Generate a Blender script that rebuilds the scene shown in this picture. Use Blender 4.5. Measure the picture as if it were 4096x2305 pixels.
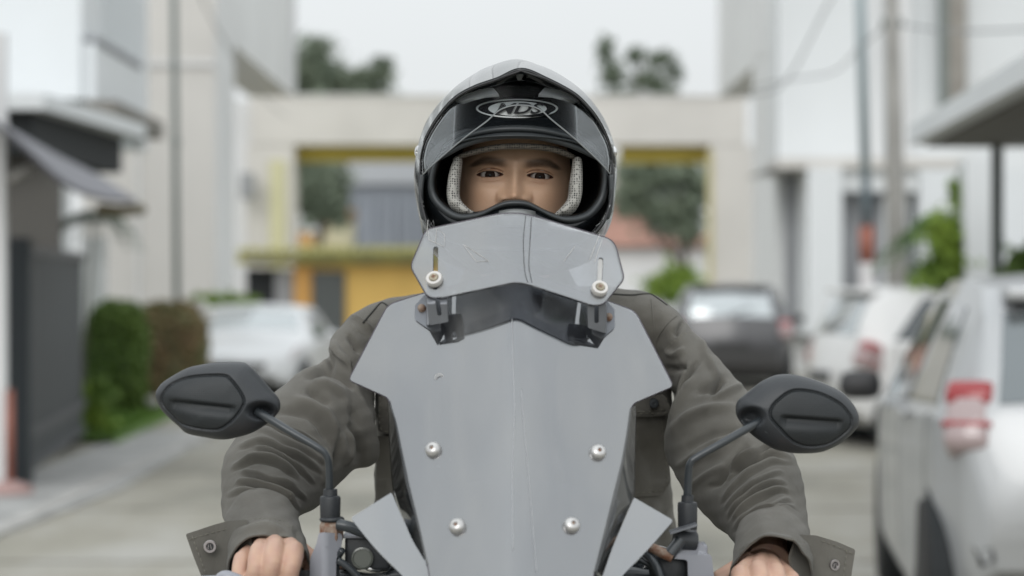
import bpy, bmesh, math, random
import numpy as np
from mathutils import Vector, Matrix
R = math.radians
random.seed(7); np.random.seed(7)
for o in list(bpy.data.objects): bpy.data.objects.remove(o)
scene = bpy.context.scene
COL = scene.collection

# ---------------------------------------------------------------- camera
F = 85.0 / 36.0 * 4096.0      # focal length in reference pixels
CX, CY, CAMZ = 2048.0, 1152.5, 1.42
cam = bpy.data.cameras.new('camera'); camo = bpy.data.objects.new('camera', cam); COL.objects.link(camo)
camo.location = (0, 0, CAMZ); camo.rotation_euler = (R(90), 0, 0)
cam.lens = 85; cam.sensor_width = 36; cam.clip_start = 0.05; cam.clip_end = 2000
cam.dof.use_dof = True; cam.dof.focus_distance = 2.96; cam.dof.aperture_fstop = 4.1; cam.dof.aperture_blades = 0
scene.camera = camo

# ---------------------------------------------------------------- sky (overcast) and soft sun
SUN_EL, SUN_AZ = 28.0, -18.0      # azimuth measured from behind the camera, towards the left
w = bpy.data.worlds.new('World'); scene.world = w; w.use_nodes = True
nt = w.node_tree; nt.nodes.clear()
out = nt.nodes.new('ShaderNodeOutputWorld'); bg = nt.nodes.new('ShaderNodeBackground')
sky = nt.nodes.new('ShaderNodeTexSky'); sky.sky_type = 'NISHITA'; sky.sun_disc = False
sky.sun_elevation = R(SUN_EL); sky.sun_rotation = R(180 + SUN_AZ)
hs = nt.nodes.new('ShaderNodeHueSaturation'); hs.inputs['Saturation'].default_value = 0.12; hs.inputs['Value'].default_value = 0.35
geo = nt.nodes.new('ShaderNodeNewGeometry'); tc = nt.nodes.new('ShaderNodeTexCoord'); sep = nt.nodes.new('ShaderNodeSeparateXYZ')
nt.links.new(tc.outputs['Generated'], sep.inputs[0])
mr = nt.nodes.new('ShaderNodeMapRange'); mr.inputs['From Min'].default_value = 0; mr.inputs['From Max'].default_value = 1
mr.inputs['To Min'].default_value = 5.3; mr.inputs['To Max'].default_value = 13.5
nt.links.new(sep.outputs['Z'], mr.inputs['Value'])
cloud = nt.nodes.new('ShaderNodeTexNoise'); cloud.inputs['Scale'].default_value = 2.2; cloud.inputs['Detail'].default_value = 4
nt.links.new(tc.outputs['Generated'], cloud.inputs['Vector'])
cr = nt.nodes.new('ShaderNodeMapRange'); cr.inputs['To Min'].default_value = 0.84; cr.inputs['To Max'].default_value = 1.16
nt.links.new(cloud.outputs['Fac'], cr.inputs['Value'])
mm = nt.nodes.new('ShaderNodeMath'); mm.operation = 'MULTIPLY'
nt.links.new(mr.outputs[0], mm.inputs[0]); nt.links.new(cr.outputs[0], mm.inputs[1])
tint = nt.nodes.new('ShaderNodeVectorMath'); tint.operation = 'SCALE'; tint.inputs[0].default_value = (0.955, 1.0, 1.02)
nt.links.new(mm.outputs[0], tint.inputs['Scale'])
addv = nt.nodes.new('ShaderNodeVectorMath'); addv.operation = 'ADD'
nt.links.new(sky.outputs[0], hs.inputs['Color']); nt.links.new(hs.outputs[0], addv.inputs[0]); nt.links.new(tint.outputs[0], addv.inputs[1])
nt.links.new(addv.outputs[0], bg.inputs['Color']); bg.inputs['Strength'].default_value = 0.1
nt.links.new(bg.outputs[0], out.inputs[0])

sl = bpy.data.lights.new('sun', 'SUN'); sl.energy = 0.95; sl.angle = R(32); sl.color = (1.0, 0.975, 0.94)
so = bpy.data.objects.new('sun', sl); COL.objects.link(so)
sd = Vector((math.sin(R(SUN_AZ)) * math.cos(R(SUN_EL)), -math.cos(R(SUN_AZ)) * math.cos(R(SUN_EL)), math.sin(R(SUN_EL))))
so.rotation_euler = sd.to_track_quat('Z', 'Y').to_euler(); so.location = (-6, -6, 12)
scene.view_settings.view_transform = 'Standard'; scene.view_settings.look = 'None'
scene.view_settings.gamma = 1.0; scene.view_settings.exposure = 0.0; scene.view_settings.use_curve_mapping = False
scene.render.engine = 'CYCLES'; scene.cycles.max_bounces = 8; scene.cycles.transparent_max_bounces = 12
scene.cycles.use_denoising = True; scene.cycles.caustics_reflective = False; scene.cycles.caustics_refractive = False

# ---------------------------------------------------------------- helpers
def W(px, py, d):
    """reference point seen at (px,py) standing d metres in front of the camera"""
    return ((px - CX) / F * d, d, CAMZ - (py - CY) / F * d)
def WV(px, py, d):
    px = np.asarray(px, float); py = np.asarray(py, float); d = np.asarray(d, float)
    return np.stack([(px - CX) / F * d, d + 0 * px, CAMZ - (py - CY) / F * d], -1)
def to_px(v):
    v = np.asarray(v); return v[..., 0] / v[..., 1] * F + CX, CY - (v[..., 2] - CAMZ) / v[..., 1] * F

def link(name, me, mats, parent=None, smooth=True):
    o = bpy.data.objects.new(name, me); COL.objects.link(o)
    if not isinstance(mats, (list, tuple)): mats = [mats]
    for m in mats: me.materials.append(m)
    if smooth and len(me.polygons): me.polygons.foreach_set('use_smooth', np.ones(len(me.polygons), bool))
    if parent is not None: o.parent = parent
    return o
def npmesh(verts, faces):
    """verts (n,3); faces (m,4) or list of lists"""
    me = bpy.data.meshes.new('mesh')
    verts = np.asarray(verts, np.float32).reshape(-1, 3)
    if isinstance(faces, np.ndarray):
        k = faces.shape[1]; m = len(faces)
        me.vertices.add(len(verts)); me.vertices.foreach_set('co', verts.ravel())
        me.loops.add(m * k); me.polygons.add(m)
        me.loops.foreach_set('vertex_index', faces.astype(np.int32).ravel())
        me.polygons.foreach_set('loop_start', np.arange(0, m * k, k, dtype=np.int32))
        me.update(calc_edges=True); me.validate()
    else:
        me.from_pydata([tuple(map(float, v)) for v in verts], [], faces); me.update()
    return me
def gridfaces(a, b, ca=False, cb=False):
    i = np.arange(a if ca else a - 1)[:, None]; j = np.arange(b if cb else b - 1)[None, :]
    i2 = (i + 1) % a; j2 = (j + 1) % b
    f = np.stack([i * b + j + 0 * j2, i * b + j2, i2 * b + j2, i2 * b + j + 0 * j2], -1)
    return f.reshape(-1, 4)
def cr_spline(pts, n, closed=False):
    P = np.asarray(pts, float); m = len(P)
    seg = m if closed else m - 1
    t = np.linspace(0, seg, n, endpoint=not closed)
    i = np.minimum(t.astype(int), seg - 1); f = (t - i)[:, None]
    if closed: g = lambda k: P[(i + k) % m]
    else: g = lambda k: P[np.clip(i + k, 0, m - 1)]
    p0, p1, p2, p3 = g(-1), g(0), g(1), g(2)
    return 0.5 * (2 * p1 + (p2 - p0) * f + (2 * p0 - 5 * p1 + 4 * p2 - p3) * f ** 2 + (3 * p1 - p0 - 3 * p2 + p3) * f ** 3)
def arc_resample(P, n, closed=False):
    Q = np.vstack([P, P[:1]]) if closed else P
    L = np.r_[0, np.cumsum(np.linalg.norm(np.diff(Q[:, :2], axis=0), axis=1))]
    t = np.linspace(0, L[-1], n, endpoint=not closed)
    return np.stack([np.interp(t, L, Q[:, k]) for k in range(Q.shape[1])], -1)

class B:
    """collects simple shapes for one mesh"""
    def __init__(s): s.v = []; s.f = []
    def add(s, v, f):
        o = len(s.v); s.v += [tuple(map(float, p)) for p in v]; s.f += [[o + k for k in q] for q in f]; return s
    def box(s, x0, x1, y0, y1, z0, z1, M=None):
        v = [Vector(p) for p in ((x0,y0,z0),(x1,y0,z0),(x1,y1,z0),(x0,y1,z0),(x0,y0,z1),(x1,y0,z1),(x1,y1,z1),(x0,y1,z1))]
        if M is not None: v = [M @ p for p in v]
        return s.add(v, [(0,3,2,1),(4,5,6,7),(0,1,5,4),(1,2,6,5),(2,3,7,6),(3,0,4,7)])
    def rbox(s, x0, x1, y0, y1, z0, z1, b=0.01, M=None):
        bm = bmesh.new(); bmesh.ops.create_cube(bm, size=1)
        for v in bm.verts: v.co = Vector(((x0+x1)/2+v.co.x*(x1-x0), (y0+y1)/2+v.co.y*(y1-y0), (z0+z1)/2+v.co.z*(z1-z0)))
        bmesh.ops.bevel(bm, geom=list(bm.edges), offset=b, segments=2, affect='EDGES', profile=0.6)
        bm.verts.index_update()
        v = [(M @ q.co if M is not None else q.co.copy()) for q in bm.verts]
        f = [[q.index for q in p.verts] for p in bm.faces]; bm.free()
        return s.add(v, f)
    def tube(s, pts, r, n=10, caps=True, flat=None):
        P = [Vector(p) for p in pts]; m = len(P)
        rr = r if isinstance(r, (list, tuple, np.ndarray)) else [r] * m
        up = None; rings = []
        for i in range(m):
            t = (P[min(i + 1, m - 1)] - P[max(i - 1, 0)]).normalized()
            if up is None: up = t.orthogonal().normalized()
            up = (up - t * up.dot(t)).normalized(); sd_ = t.cross(up)
            rings.append([P[i] + (up * math.cos(2*math.pi*k/n) + sd_ * math.sin(2*math.pi*k/n)) * rr[i] for k in range(n)])
        v = [p for ring in rings for p in ring]
        f = [(i*n+k, i*n+(k+1)%n, (i+1)*n+(k+1)%n, (i+1)*n+k) for i in range(m-1) for k in range(n)]
        if caps: f += [tuple(range(n))[::-1], tuple((m-1)*n+k for k in range(n))]
        return s.add(v, f)
    def lathe(s, prof, M=None, n=24):
        """prof: (radius, height) about local Z"""
        v = []
        for r_, h in prof:
            for k in range(n):
                p = Vector((r_*math.cos(2*math.pi*k/n), r_*math.sin(2*math.pi*k/n), h)); v.append(M @ p if M is not None else p)
        m = len(prof)
        f = [(i*n+k, i*n+(k+1)%n, (i+1)*n+(k+1)%n, (i+1)*n+k) for i in range(m-1) for k in range(n)]
        f += [tuple(range(n))[::-1], tuple((m-1)*n+k for k in range(n))]
        return s.add(v, f)
    def sphere(s, c, r, n=12, sc=(1,1,1)):
        prof = [(max(1e-4, math.sin(math.pi*i/n))*r, -math.cos(math.pi*i/n)*r) for i in range(n+1)]
        return s.lathe(prof, Matrix.Translation(Vector(c)) @ Matrix.Diagonal((*sc, 1)), 2*n)
    def poly(s, pts, depth_vec):
        n = len(pts); a = [Vector(p) for p in pts]; b = [p + Vector(depth_vec) for p in a]
        return s.add(a + b, [tuple(range(n)), tuple(range(2*n-1, n-1, -1))] + [((k+1)%n, k, n+k, n+(k+1)%n) for k in range(n)])
    def build(s, name, mat, parent=None, smooth=False, fix=True, auto=None):
        me = bpy.data.meshes.new(name); me.from_pydata(s.v, [], s.f); me.update()
        if fix:
            bm = bmesh.new(); bm.from_mesh(me); bmesh.ops.recalc_face_normals(bm, faces=bm.faces); bm.to_mesh(me); bm.free()
        o = link(name, me, mat, parent, smooth or auto is not None)
        if auto is not None: me.set_sharp_from_angle(angle=R(auto))
        return o

def tag(o, label=None, cat=None, group=None, kind=None):
    if label: o['label'] = label
    if cat: o['category'] = cat
    if group: o['group'] = group
    if kind: o['kind'] = kind
    return o
def thing(name, label, cat, loc=(0, 0, 0), rz=0, group=None):
    o = bpy.data.objects.new(name, None); COL.objects.link(o); o.location = loc; o.rotation_euler = (0, 0, rz); o.empty_display_size = 0.1
    return tag(o, label, cat, group)
def hang(root):
    """parts were built in world space: keep them there under the root"""
    bpy.context.view_layer.update()
    inv = root.matrix_world.inverted()
    for c in COL.objects:
        if c.parent is root and not c.get('_kept'):
            c.matrix_parent_inverse = inv; c['_kept'] = 1
def clean():
    for c in COL.objects:
        if '_kept' in c: del c['_kept']

# plates drawn in the reference's pixel grid, cut, bent by a depth function and given a thickness
def round_poly(pts, r, n=5):
    out_ = []; m = len(pts)
    for i in range(m):
        p0, p1, p2 = (np.array(pts[(i+k) % m][:2], float) for k in (-1, 0, 1))
        rad = pts[i][2] if len(pts[i]) > 2 else r
        a = p0 - p1; b = p2 - p1; la, lb = np.linalg.norm(a), np.linalg.norm(b); a /= la; b /= lb
        q = min(rad, la * 0.45, lb * 0.45); s0 = p1 + a * q; s1 = p1 + b * q
        for k in range(n + 1):
            t = k / n; out_.append(tuple((1-t)**2 * s0 + 2*t*(1-t) * p1 + t*t * s1))
    return out_
def plate(name, outline, depth, thick, mat, parent=None, holes=(), step=(40, 50), smooth=True, back=True, extra=None):
    bm = bmesh.new()
    for loop in [outline] + list(holes):
        vs = [bm.verts.new((p[0], p[1], 0)) for p in loop]
        for k in range(len(vs)): bm.edges.new((vs[k], vs[(k+1) % len(vs)]))
    bmesh.ops.triangle_fill(bm, edges=list(bm.edges), use_beauty=True)
    xs = [v.co.x for v in bm.verts]; ys = [v.co.y for v in bm.verts]
    for k in np.arange(math.floor(min(xs)/step[0])*step[0], max(xs), step[0]):
        bmesh.ops.bisect_plane(bm, geom=list(bm.verts)+list(bm.edges)+list(bm.faces), plane_co=(k+.37, 0, 0), plane_no=(1, 0, 0))
    for k in np.arange(math.floor(min(ys)/step[1])*step[1], max(ys), step[1]):
        bmesh.ops.bisect_plane(bm, geom=list(bm.verts)+list(bm.edges)+list(bm.faces), plane_co=(0, k+.41, 0), plane_no=(0, 1, 0))
    bmesh.ops.triangulate(bm, faces=list(bm.faces)); bmesh.ops.remove_doubles(bm, verts=list(bm.verts), dist=.05)
    bm.verts.index_update(); bmesh.ops.recalc_face_normals(bm, faces=bm.faces)
    P = np.array([(v.co.x, v.co.y) for v in bm.verts]); Fs = []
    for f in bm.faces:
        q = [v.index for v in f.verts]
        a_, b_, c_ = P[q[0]], P[q[1]], P[q[2]]
        if (b_[0]-a_[0])*(c_[1]-a_[1]) - (b_[1]-a_[1])*(c_[0]-a_[0]) > 0: q = q[::-1]
        Fs.append(q)
    Ed = [(e.verts[0].index, e.verts[1].index) for e in bm.edges if len(e.link_faces) == 1]
    bm.free()
    dv = lambda xx, yy: np.array([depth(a, b) for a, b in zip(xx, yy)])
    V0 = WV(P[:, 0], P[:, 1], dv(P[:, 0], P[:, 1])); e_ = 3.0
    Vx = WV(P[:, 0]+e_, P[:, 1], dv(P[:, 0]+e_, P[:, 1])) - WV(P[:, 0]-e_, P[:, 1], dv(P[:, 0]-e_, P[:, 1]))
    Vy = WV(P[:, 0], P[:, 1]+e_, dv(P[:, 0], P[:, 1]+e_)) - WV(P[:, 0], P[:, 1]-e_, dv(P[:, 0], P[:, 1]-e_))
    N_ = np.cross(Vx, Vy); N_ /= np.linalg.norm(N_, axis=1)[:, None]; N_ *= np.where(N_[:, 1] > 0, -1, 1)[:, None]
    th = thick or .001; V1 = V0 - N_*th; n_ = len(P)
    dirF = {}
    for f in Fs:
        for k in range(3): dirF[(f[k], f[(k+1) % 3])] = 1
    allf = [list(f) for f in Fs] + [[k + n_ for k in f[::-1]] for f in Fs]
    sv, sf = [], []
    used = sorted({k for e in Ed for k in e}); mp_ = {k: i for i, k in enumerate(used)}; m_ = len(used); b0 = 2*n_
    for a_, b_ in Ed:
        if (a_, b_) not in dirF: a_, b_ = b_, a_
        allf.append([b0+mp_[b_], b0+mp_[a_], b0+m_+mp_[a_], b0+m_+mp_[b_]])
    Vall = np.vstack([V0, V1, V0[used], V1[used]])
    c0 = V0.mean(0); sn = V0[used] - c0; sn -= (sn*N_[used]).sum(1)[:, None]*N_[used]; sn /= np.linalg.norm(sn, axis=1)[:, None] + 1e-9
    me = bpy.data.meshes.new(name); me.from_pydata([tuple(map(float, v)) for v in Vall], [], allf); me.update()
    me.polygons.foreach_set('use_smooth', np.ones(len(me.polygons), bool))
    me.normals_split_custom_set_from_vertices([tuple(v) for v in np.vstack([N_, -N_, sn, sn])])
    return link(name, me, mat, parent, True)

def loft(name, outer, inner, dep, rb, mat, parent=None, ns=60, nphi=48, power=2.0, disp=None, caps=True, upright=False, bw=None):
    """tube through pairs of silhouette points; real thickness rb along the true perpendicular"""
    O = cr_spline(outer, ns); I = cr_spline(inner, ns)
    D = cr_spline(np.array(dep, float)[:, None], ns)[:, 0]; Rb = cr_spline(np.array(rb, float)[:, None], ns)[:, 0]
    Po = WV(O[:, 0], O[:, 1], D); Pi = WV(I[:, 0], I[:, 1], D)
    C = (Po + Pi) / 2; A = (Po - Pi) / 2
    T = np.gradient(C, axis=0); T /= np.linalg.norm(T, axis=1)[:, None]
    An = A / np.linalg.norm(A, axis=1)[:, None]
    Bv = np.cross(T, An); Bv /= np.linalg.norm(Bv, axis=1)[:, None]; Bv *= np.where(Bv[:, 1] > 0, -1, 1)[:, None]
    ph = np.linspace(0, 2*np.pi, nphi, endpoint=False)
    c = np.sign(np.cos(ph)) * np.abs(np.cos(ph)) ** (2/power); s = np.sign(np.sin(ph)) * np.abs(np.sin(ph)) ** (2/power)
    if bw is not None:
        k_ = np.interp(np.linspace(0, 1, ns), np.linspace(0, 1, len(bw)), bw)[:, None]; Bv = Bv/np.linalg.norm(Bv, axis=1)[:, None]*k_ + np.array([0, -1., 0])*(1-k_); Bv /= np.linalg.norm(Bv, axis=1)[:, None]
    if upright: Bv = np.zeros_like(Bv); Bv[:, 1] = -1
    G = C[:, None] + A[:, None] * c[None, :, None] + (Bv * Rb[:, None])[:, None] * s[None, :, None]
    if disp is not None: G = disp(G, ph)
    V = G.reshape(-1, 3); Fc = gridfaces(ns, nphi, False, True)
    fl = Fc.tolist()
    if caps: fl += [list(range(nphi)), [(ns-1)*nphi + k for k in range(nphi)][::-1]]
    me = npmesh(V, fl)
    bm = bmesh.new(); bm.from_mesh(me); bmesh.ops.recalc_face_normals(bm, faces=bm.faces); bm.to_mesh(me); bm.free()
    return link(name, me, mat, parent)

# ---------------------------------------------------------------- materials
def mat(name, col, rough=0.6, metal=0.0, spec=0.5, bump=None, var=None, coat=0.0, trans=None, sheen=0.0, sub=0.0):
    """bump=(scale,strength,dist)  var=(scale,amount[,colour2])"""
    m = bpy.data.materials.new(name); m.use_nodes = True; n = m.node_tree; b = n.nodes['Principled BSDF']
    b.inputs['Base Color'].default_value = (*col, 1); b.inputs['Roughness'].default_value = rough
    b.inputs['Metallic'].default_value = metal; b.inputs['Specular IOR Level'].default_value = spec
    b.inputs['Coat Weight'].default_value = coat; b.inputs['Coat Roughness'].default_value = 0.03
    b.inputs['Sheen Weight'].default_value = sheen
    if sub: b.inputs['Subsurface Weight'].default_value = sub; b.inputs['Subsurface Radius'].default_value = (0.008, 0.003, 0.0015); b.inputs['Subsurface Scale'].default_value = 1.0
    t = n.nodes.new('ShaderNodeTexCoord')
    if var:
        nz = n.nodes.new('ShaderNodeTexNoise'); nz.inputs['Scale'].default_value = var[0]; nz.inputs['Detail'].default_value = 6
        mx = n.nodes.new('ShaderNodeMix'); mx.data_type = 'RGBA'
        c2 = var[2] if len(var) > 2 else tuple(c * (1 - var[1]) for c in col)
        mx.inputs['A'].default_value = (*col, 1); mx.inputs['B'].default_value = (*c2, 1)
        rp = n.nodes.new('ShaderNodeMapRange'); rp.inputs['From Min'].default_value = 0.35; rp.inputs['From Max'].default_value = 0.65
        n.links.new(t.outputs['Object'], nz.inputs['Vector']); n.links.new(nz.outputs['Fac'], rp.inputs['Value'])
        n.links.new(rp.outputs[0], mx.inputs['Factor']); n.links.new(mx.outputs['Result'], b.inputs['Base Color'])
    if bump:
        nb = n.nodes.new('ShaderNodeTexNoise'); nb.inputs['Scale'].default_value = bump[0]; nb.inputs['Detail'].default_value = 5
        bp = n.nodes.new('ShaderNodeBump'); bp.inputs['Strength'].default_value = bump[1]; bp.inputs['Distance'].default_value = bump[2]
        n.links.new(t.outputs['Object'], nb.inputs['Vector']); n.links.new(nb.outputs['Fac'], bp.inputs['Height']); n.links.new(bp.outputs[0], b.inputs['Normal'])
    return m
def nodes(m): return m.node_tree, m.node_tree.nodes['Principled BSDF']
# ================================================================ SETTING
M = {}
M['road'] = mat('road', (0.30, 0.288, 0.25), 0.75, bump=(60, .35, .01))
n, b = nodes(M['road'])
t = n.nodes.new('ShaderNodeTexCoord'); mp = n.nodes.new('ShaderNodeMapping'); mp.inputs['Scale'].default_value = (1.0, 0.35, 1)
n1 = n.nodes.new('ShaderNodeTexNoise'); n1.inputs['Scale'].default_value = 0.8; n1.inputs['Detail'].default_value = 8; n1.inputs['Roughness'].default_value = .6
r1 = n.nodes.new('ShaderNodeValToRGB'); e = r1.color_ramp.elements
e[0].position = .36; e[0].color = (.185, .18, .15, 1); e[1].position = .66; e[1].color = (.37, .36, .33, 1)
k = e.new(.5); k.color = (.285, .27, .225, 1)
n.links.new(t.outputs['Object'], mp.inputs[0]); n.links.new(mp.outputs[0], n1.inputs['Vector']); n.links.new(n1.outputs['Fac'], r1.inputs[0])
n.links.new(r1.outputs[0], b.inputs['Base Color'])
M['white'] = mat('painted_wall_white', (.74, .745, .75), .8, var=(.5, .1), bump=(30, .2, .01))
M['cream'] = mat('painted_wall_cream', (.66, .64, .61), .85, var=(.6, .1), bump=(30, .2, .01))
M['cool'] = mat('painted_wall_cool', (.78, .79, .79), .85, var=(.4, .1))
M['bluewhite'] = mat('painted_wall_bluewhite', (.74, .765, .78), .8, var=(.4, .08))
M['grey'] = mat('painted_grey', (.33, .34, .36), .7, var=(1.5, .2))
M['gate'] = mat('gate_steel', (.030, .038, .043), .55, var=(1.2, .25))
M['gate_rail'] = mat('gate_rail', (.05, .054, .06), .5)
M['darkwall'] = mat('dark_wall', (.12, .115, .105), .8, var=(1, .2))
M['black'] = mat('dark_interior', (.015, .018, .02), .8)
M['awning'] = mat('awning_sheet', (.13, .13, .15), .5, bump=(4, .3, .02))
M['steel'] = mat('pole_green_steel', (.17, .20, .19), .5)
M['slate'] = mat('pole_slate', (.30, .36, .38), .6)
M['concrete'] = mat('concrete', (.42, .41, .39), .9, var=(3, .2), bump=(40, .3, .01))
M['red'] = mat('painted_red', (.36, .13, .09), .6, var=(4, .3))
M['pink'] = mat('faded_pink', (.45, .30, .28), .8, var=(5, .3))
M['yellow'] = mat('wall_yellow', (.80, .53, .16), .8, var=(.6, .15))
M['orange'] = mat('column_orange', (.60, .33, .10), .8, var=(.6, .15))
M['tile'] = mat('roof_tile_lime', (.50, .47, .17), .7, var=(2, .5, (.32, .32, .17)))
M['trim_yellow'] = mat('trim_yellow', (.62, .50, .10), .7, var=(.5, .2))
M['bluegrey'] = mat('sheet_bluegrey', (.33, .36, .41), .6, var=(.3, .2))
M['redtile'] = mat('roof_red', (.40, .22, .17), .8, var=(.8, .3))
M['glassdark'] = mat('window_glass_dark', (.05, .065, .07), .08, spec=.6)
M['brownpost'] = mat('brown_curtain', (.33, .31, .28), .8, var=(2, .3))
M['grass'] = mat('grass', (.13, .24, .04), .9, var=(8, .4))
M['leafd'] = mat('leaf_dark', (.14, .18, .13), .7, var=(1.5, .5, (.20, .24, .17)))
M['leafg'] = mat('leaf_green', (.085, .15, .03), .7, var=(1.2, .5, (.13, .20, .04)))
M['leafr'] = mat('leaf_rust', (.30, .20, .11), .7, var=(3, .6, (.15, .18, .07)))
M['leafl'] = mat('leaf_lime', (.22, .32, .04), .7, var=(2, .5, (.10, .18, .03)))
M['leafp'] = mat('leaf_pale', (.22, .27, .22), .7, var=(2, .4))
M['bark'] = mat('bark', (.12, .10, .085), .9, var=(6, .4), bump=(25, .5, .02))
M['wire'] = mat('wire', (.25, .26, .27), .6)

def box_obj(name, x0, x1, y0, y1, z0, z1, m, parent=None, bev=0):
    q = B()
    q.rbox(x0, x1, y0, y1, z0, z1, bev) if bev else q.box(x0, x1, y0, y1, z0, z1)
    return q.build(name, m, parent)
def pxbox(name, xa, xb, ya, yb, d, depth, m, parent=None, bev=0):
    """box whose camera-facing face spans these reference pixels at distance d"""
    x0, _, z1 = W(xa, ya, d); x1, _, z0 = W(xb, yb, d)
    return box_obj(name, x0, x1, d, d + depth, z0, z1, m, parent, bev)

tag(box_obj('ground', -400, 400, -60, 900, -.3, -.012, mat('ground_soil', (.22, .21, .18), .9, var=(.2, .3))), kind='structure')
g = B(); g.add([(-9, -10, 0), (16, -10, 0), (16, 95, 0), (-9, 95, 0)], [(0, 1, 2, 3)])
tag(g.build('road', M['road']), kind='structure')
# slab joints in the concrete road, sunk dark seams with raised worn lips
jm = mat('joint_filler', (.13, .125, .11), .9)
for k, y in enumerate([6.5, 9.5, 12.5, 15.5, 18.5, 22, 26, 30, 35, 41]):
    tag(box_obj('road_joint', -3.0, 7.5, y, y + .03, -.01, .004, jm), kind='structure')
ap = B()
ap.add([W(-60, 2040, 15.46)[:2] + (.008,), W(420, 1905, 1)[:2] + (.008,)] and [(-3.9, 12.5, .008), (-3.0, 12.5, .008), (-2.75, 17, .008), (-2.9, 24, .008), (-3.7, 24, .008), (-3.7, 17, .008)], [(0, 1, 2, 3, 4, 5)])
tag(ap.build('driveway_apron', mat('apron_concrete', (.42, .42, .41), .8, var=(1.5, .35), bump=(40, .3, .01))), kind='structure')
tag(box_obj('drain_kerb', -3.05, -2.93, 9, 24, -.01, .02, mat('kerb_concrete', (.46, .45, .43), .85, var=(3, .3))), kind='structure')
# lawn strip with grass blades
lawn = B(); lawn.add([(-4.5, 21.9, .05), (-3.60, 21.9, .05), (-3.80, 29.5, .05), (-6.5, 30.5, .05)], [(0, 1, 2, 3)])
lawn.add([(-3.60, 21.9, -.01), (-3.60, 21.9, .05), (-3.80, 29.5, .05), (-3.80, 29.5, -.01)], [(0, 1, 2, 3)])
tag(lawn.build('lawn', M['grass']), kind='structure')
rs = np.random.RandomState(5)
N = 6000; u = rs.rand(N); y = 22.0 + 7.3 * u; x = (-3.64 - .2 * u) - rs.rand(N) * (0.8 + 1.6 * u)
hgt = .05 + .06 * rs.rand(N); a = rs.rand(N) * 6.28; lx = rs.randn(N) * .03; ly = rs.randn(N) * .03
V = np.stack([np.stack([x - .008*np.cos(a), y - .008*np.sin(a), 0*x + .045], -1), np.stack([x + .008*np.cos(a), y + .008*np.sin(a), 0*x + .045], -1), np.stack([x + lx, y + ly, .045 + hgt], -1)], 1)
tag(link('grass_blades', npmesh(V, np.arange(3*N).reshape(-1, 3)), M['grass'], smooth=False), 'short green grass on the strip at the foot of the hedges', 'grass', kind='stuff')

# ---------------- foliage
def leaf_mesh(clumps, n, size, seed=0, up=0.3):
    """clumps: list of (x,y,z,rx,ry,rz); n leaves through the volume, denser at the surface"""
    rs = np.random.RandomState(seed); c = np.array(clumps, float)
    wgt = c[:, 3] * c[:, 5]; idx = rs.choice(len(c), n, p=wgt / wgt.sum())
    d = rs.randn(n, 3); d /= np.linalg.norm(d, axis=1)[:, None]
    rad = (rs.rand(n) ** .5)[:, None] * (1 + .27 * rs.randn(n, 1)) * (1 + .22*np.sin(d[:, :1]*5 + idx[:, None])*np.sin(d[:, 2:]*6 + seed))
    P = c[idx, :3] + d * rad * c[idx, 3:6]
    a = rs.randn(n, 3); a /= np.linalg.norm(a, axis=1)[:, None]; a[:, 2] -= .35
    bb = np.cross(a, rs.randn(n, 3)); bb /= np.linalg.norm(bb, axis=1)[:, None]
    s = size * (.6 + .8 * rs.rand(n, 1))
    V = np.stack([P - a*s*.5, P + bb*s*.28, P + a*s*.5, P - bb*s*.28], 1)
    return npmesh(V, np.arange(4*n).reshape(-1, 4))
def tree(name, label, base, h, clumps, n, size, m, trunk_r=.12, group=None, seed=0, limbs=5, cat='tree'):
    t = thing(name, label, cat, base, group=group)
    bx, by, bz = base
    q = B(); pts = [(bx, by, bz), (bx + .05*h*.1, by, bz + h*.3), (bx - .02*h, by, bz + h*.6), (bx + .01*h, by, bz + h)]
    q.tube(pts, [trunk_r, trunk_r*.8, trunk_r*.55, trunk_r*.2], 8); q.build('trunk', M['bark'], t, smooth=True)
    rs = random.Random(seed); q = B()
    for cidx in range(min(limbs, len(clumps))):
        c = clumps[cidx]; z0 = bz + h * (.35 + .4 * rs.random())
        q.tube([(bx, by, z0), ((bx + c[0])/2, (by+c[1])/2, (z0 + c[2])/2 - .1), (c[0], c[1], c[2])], [trunk_r*.5, trunk_r*.3, trunk_r*.1], 6)
    if q.v: q.build('limb', M['bark'], t, smooth=True)
    link('crown', leaf_mesh(clumps, n, size, seed), m, t, smooth=False)
    hang(t); return t
def pclump(px, py, d, rpx, rpy=None, rd=None):
    x, y_, z = W(px, py, d); s = d / F
    return (x, y_, z, rpx*s, (rd or rpx*s), (rpy or rpx)*s)

# ---------------- left: house with canopy, balcony, awning, gate
hs_ = thing('white_house', 'white two-storey house at the left edge with a flat canopy and a side balcony', 'house', (-6, 24, 0))
box_obj('upper_wall', -12, -4.28, 24, 25.2, 3.3, 9, M['bluewhite'], hs_)
box_obj('lower_wall', -12, -4.6, 24.2, 25.2, 0, 3.3, M['bluewhite'], hs_)
pxbox('wall_panel', 326, 412, 950, 1600, 29, .3, M['white'], hs_)
box_obj('balcony_parapet', -4.276, -4.16, 24.1, 27.2, 3.30, 3.86, M['bluewhite'], hs_)
box_obj('balcony_rail', -4.27, -4.14, 24.12, 27.1, 3.875, 3.935, M['grey'], hs_)
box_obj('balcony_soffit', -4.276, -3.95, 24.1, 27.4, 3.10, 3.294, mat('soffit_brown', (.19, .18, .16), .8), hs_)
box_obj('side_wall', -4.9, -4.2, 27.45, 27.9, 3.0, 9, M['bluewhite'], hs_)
q = B(); q.poly([(-9, 20, 2.9), (-3.87, 20, 2.9), (-3.62, 23.9, 2.9), (-9, 23.9, 2.9)], (0, 0, .13)); q.build('canopy_slab', M['bluewhite'], hs_)
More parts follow.
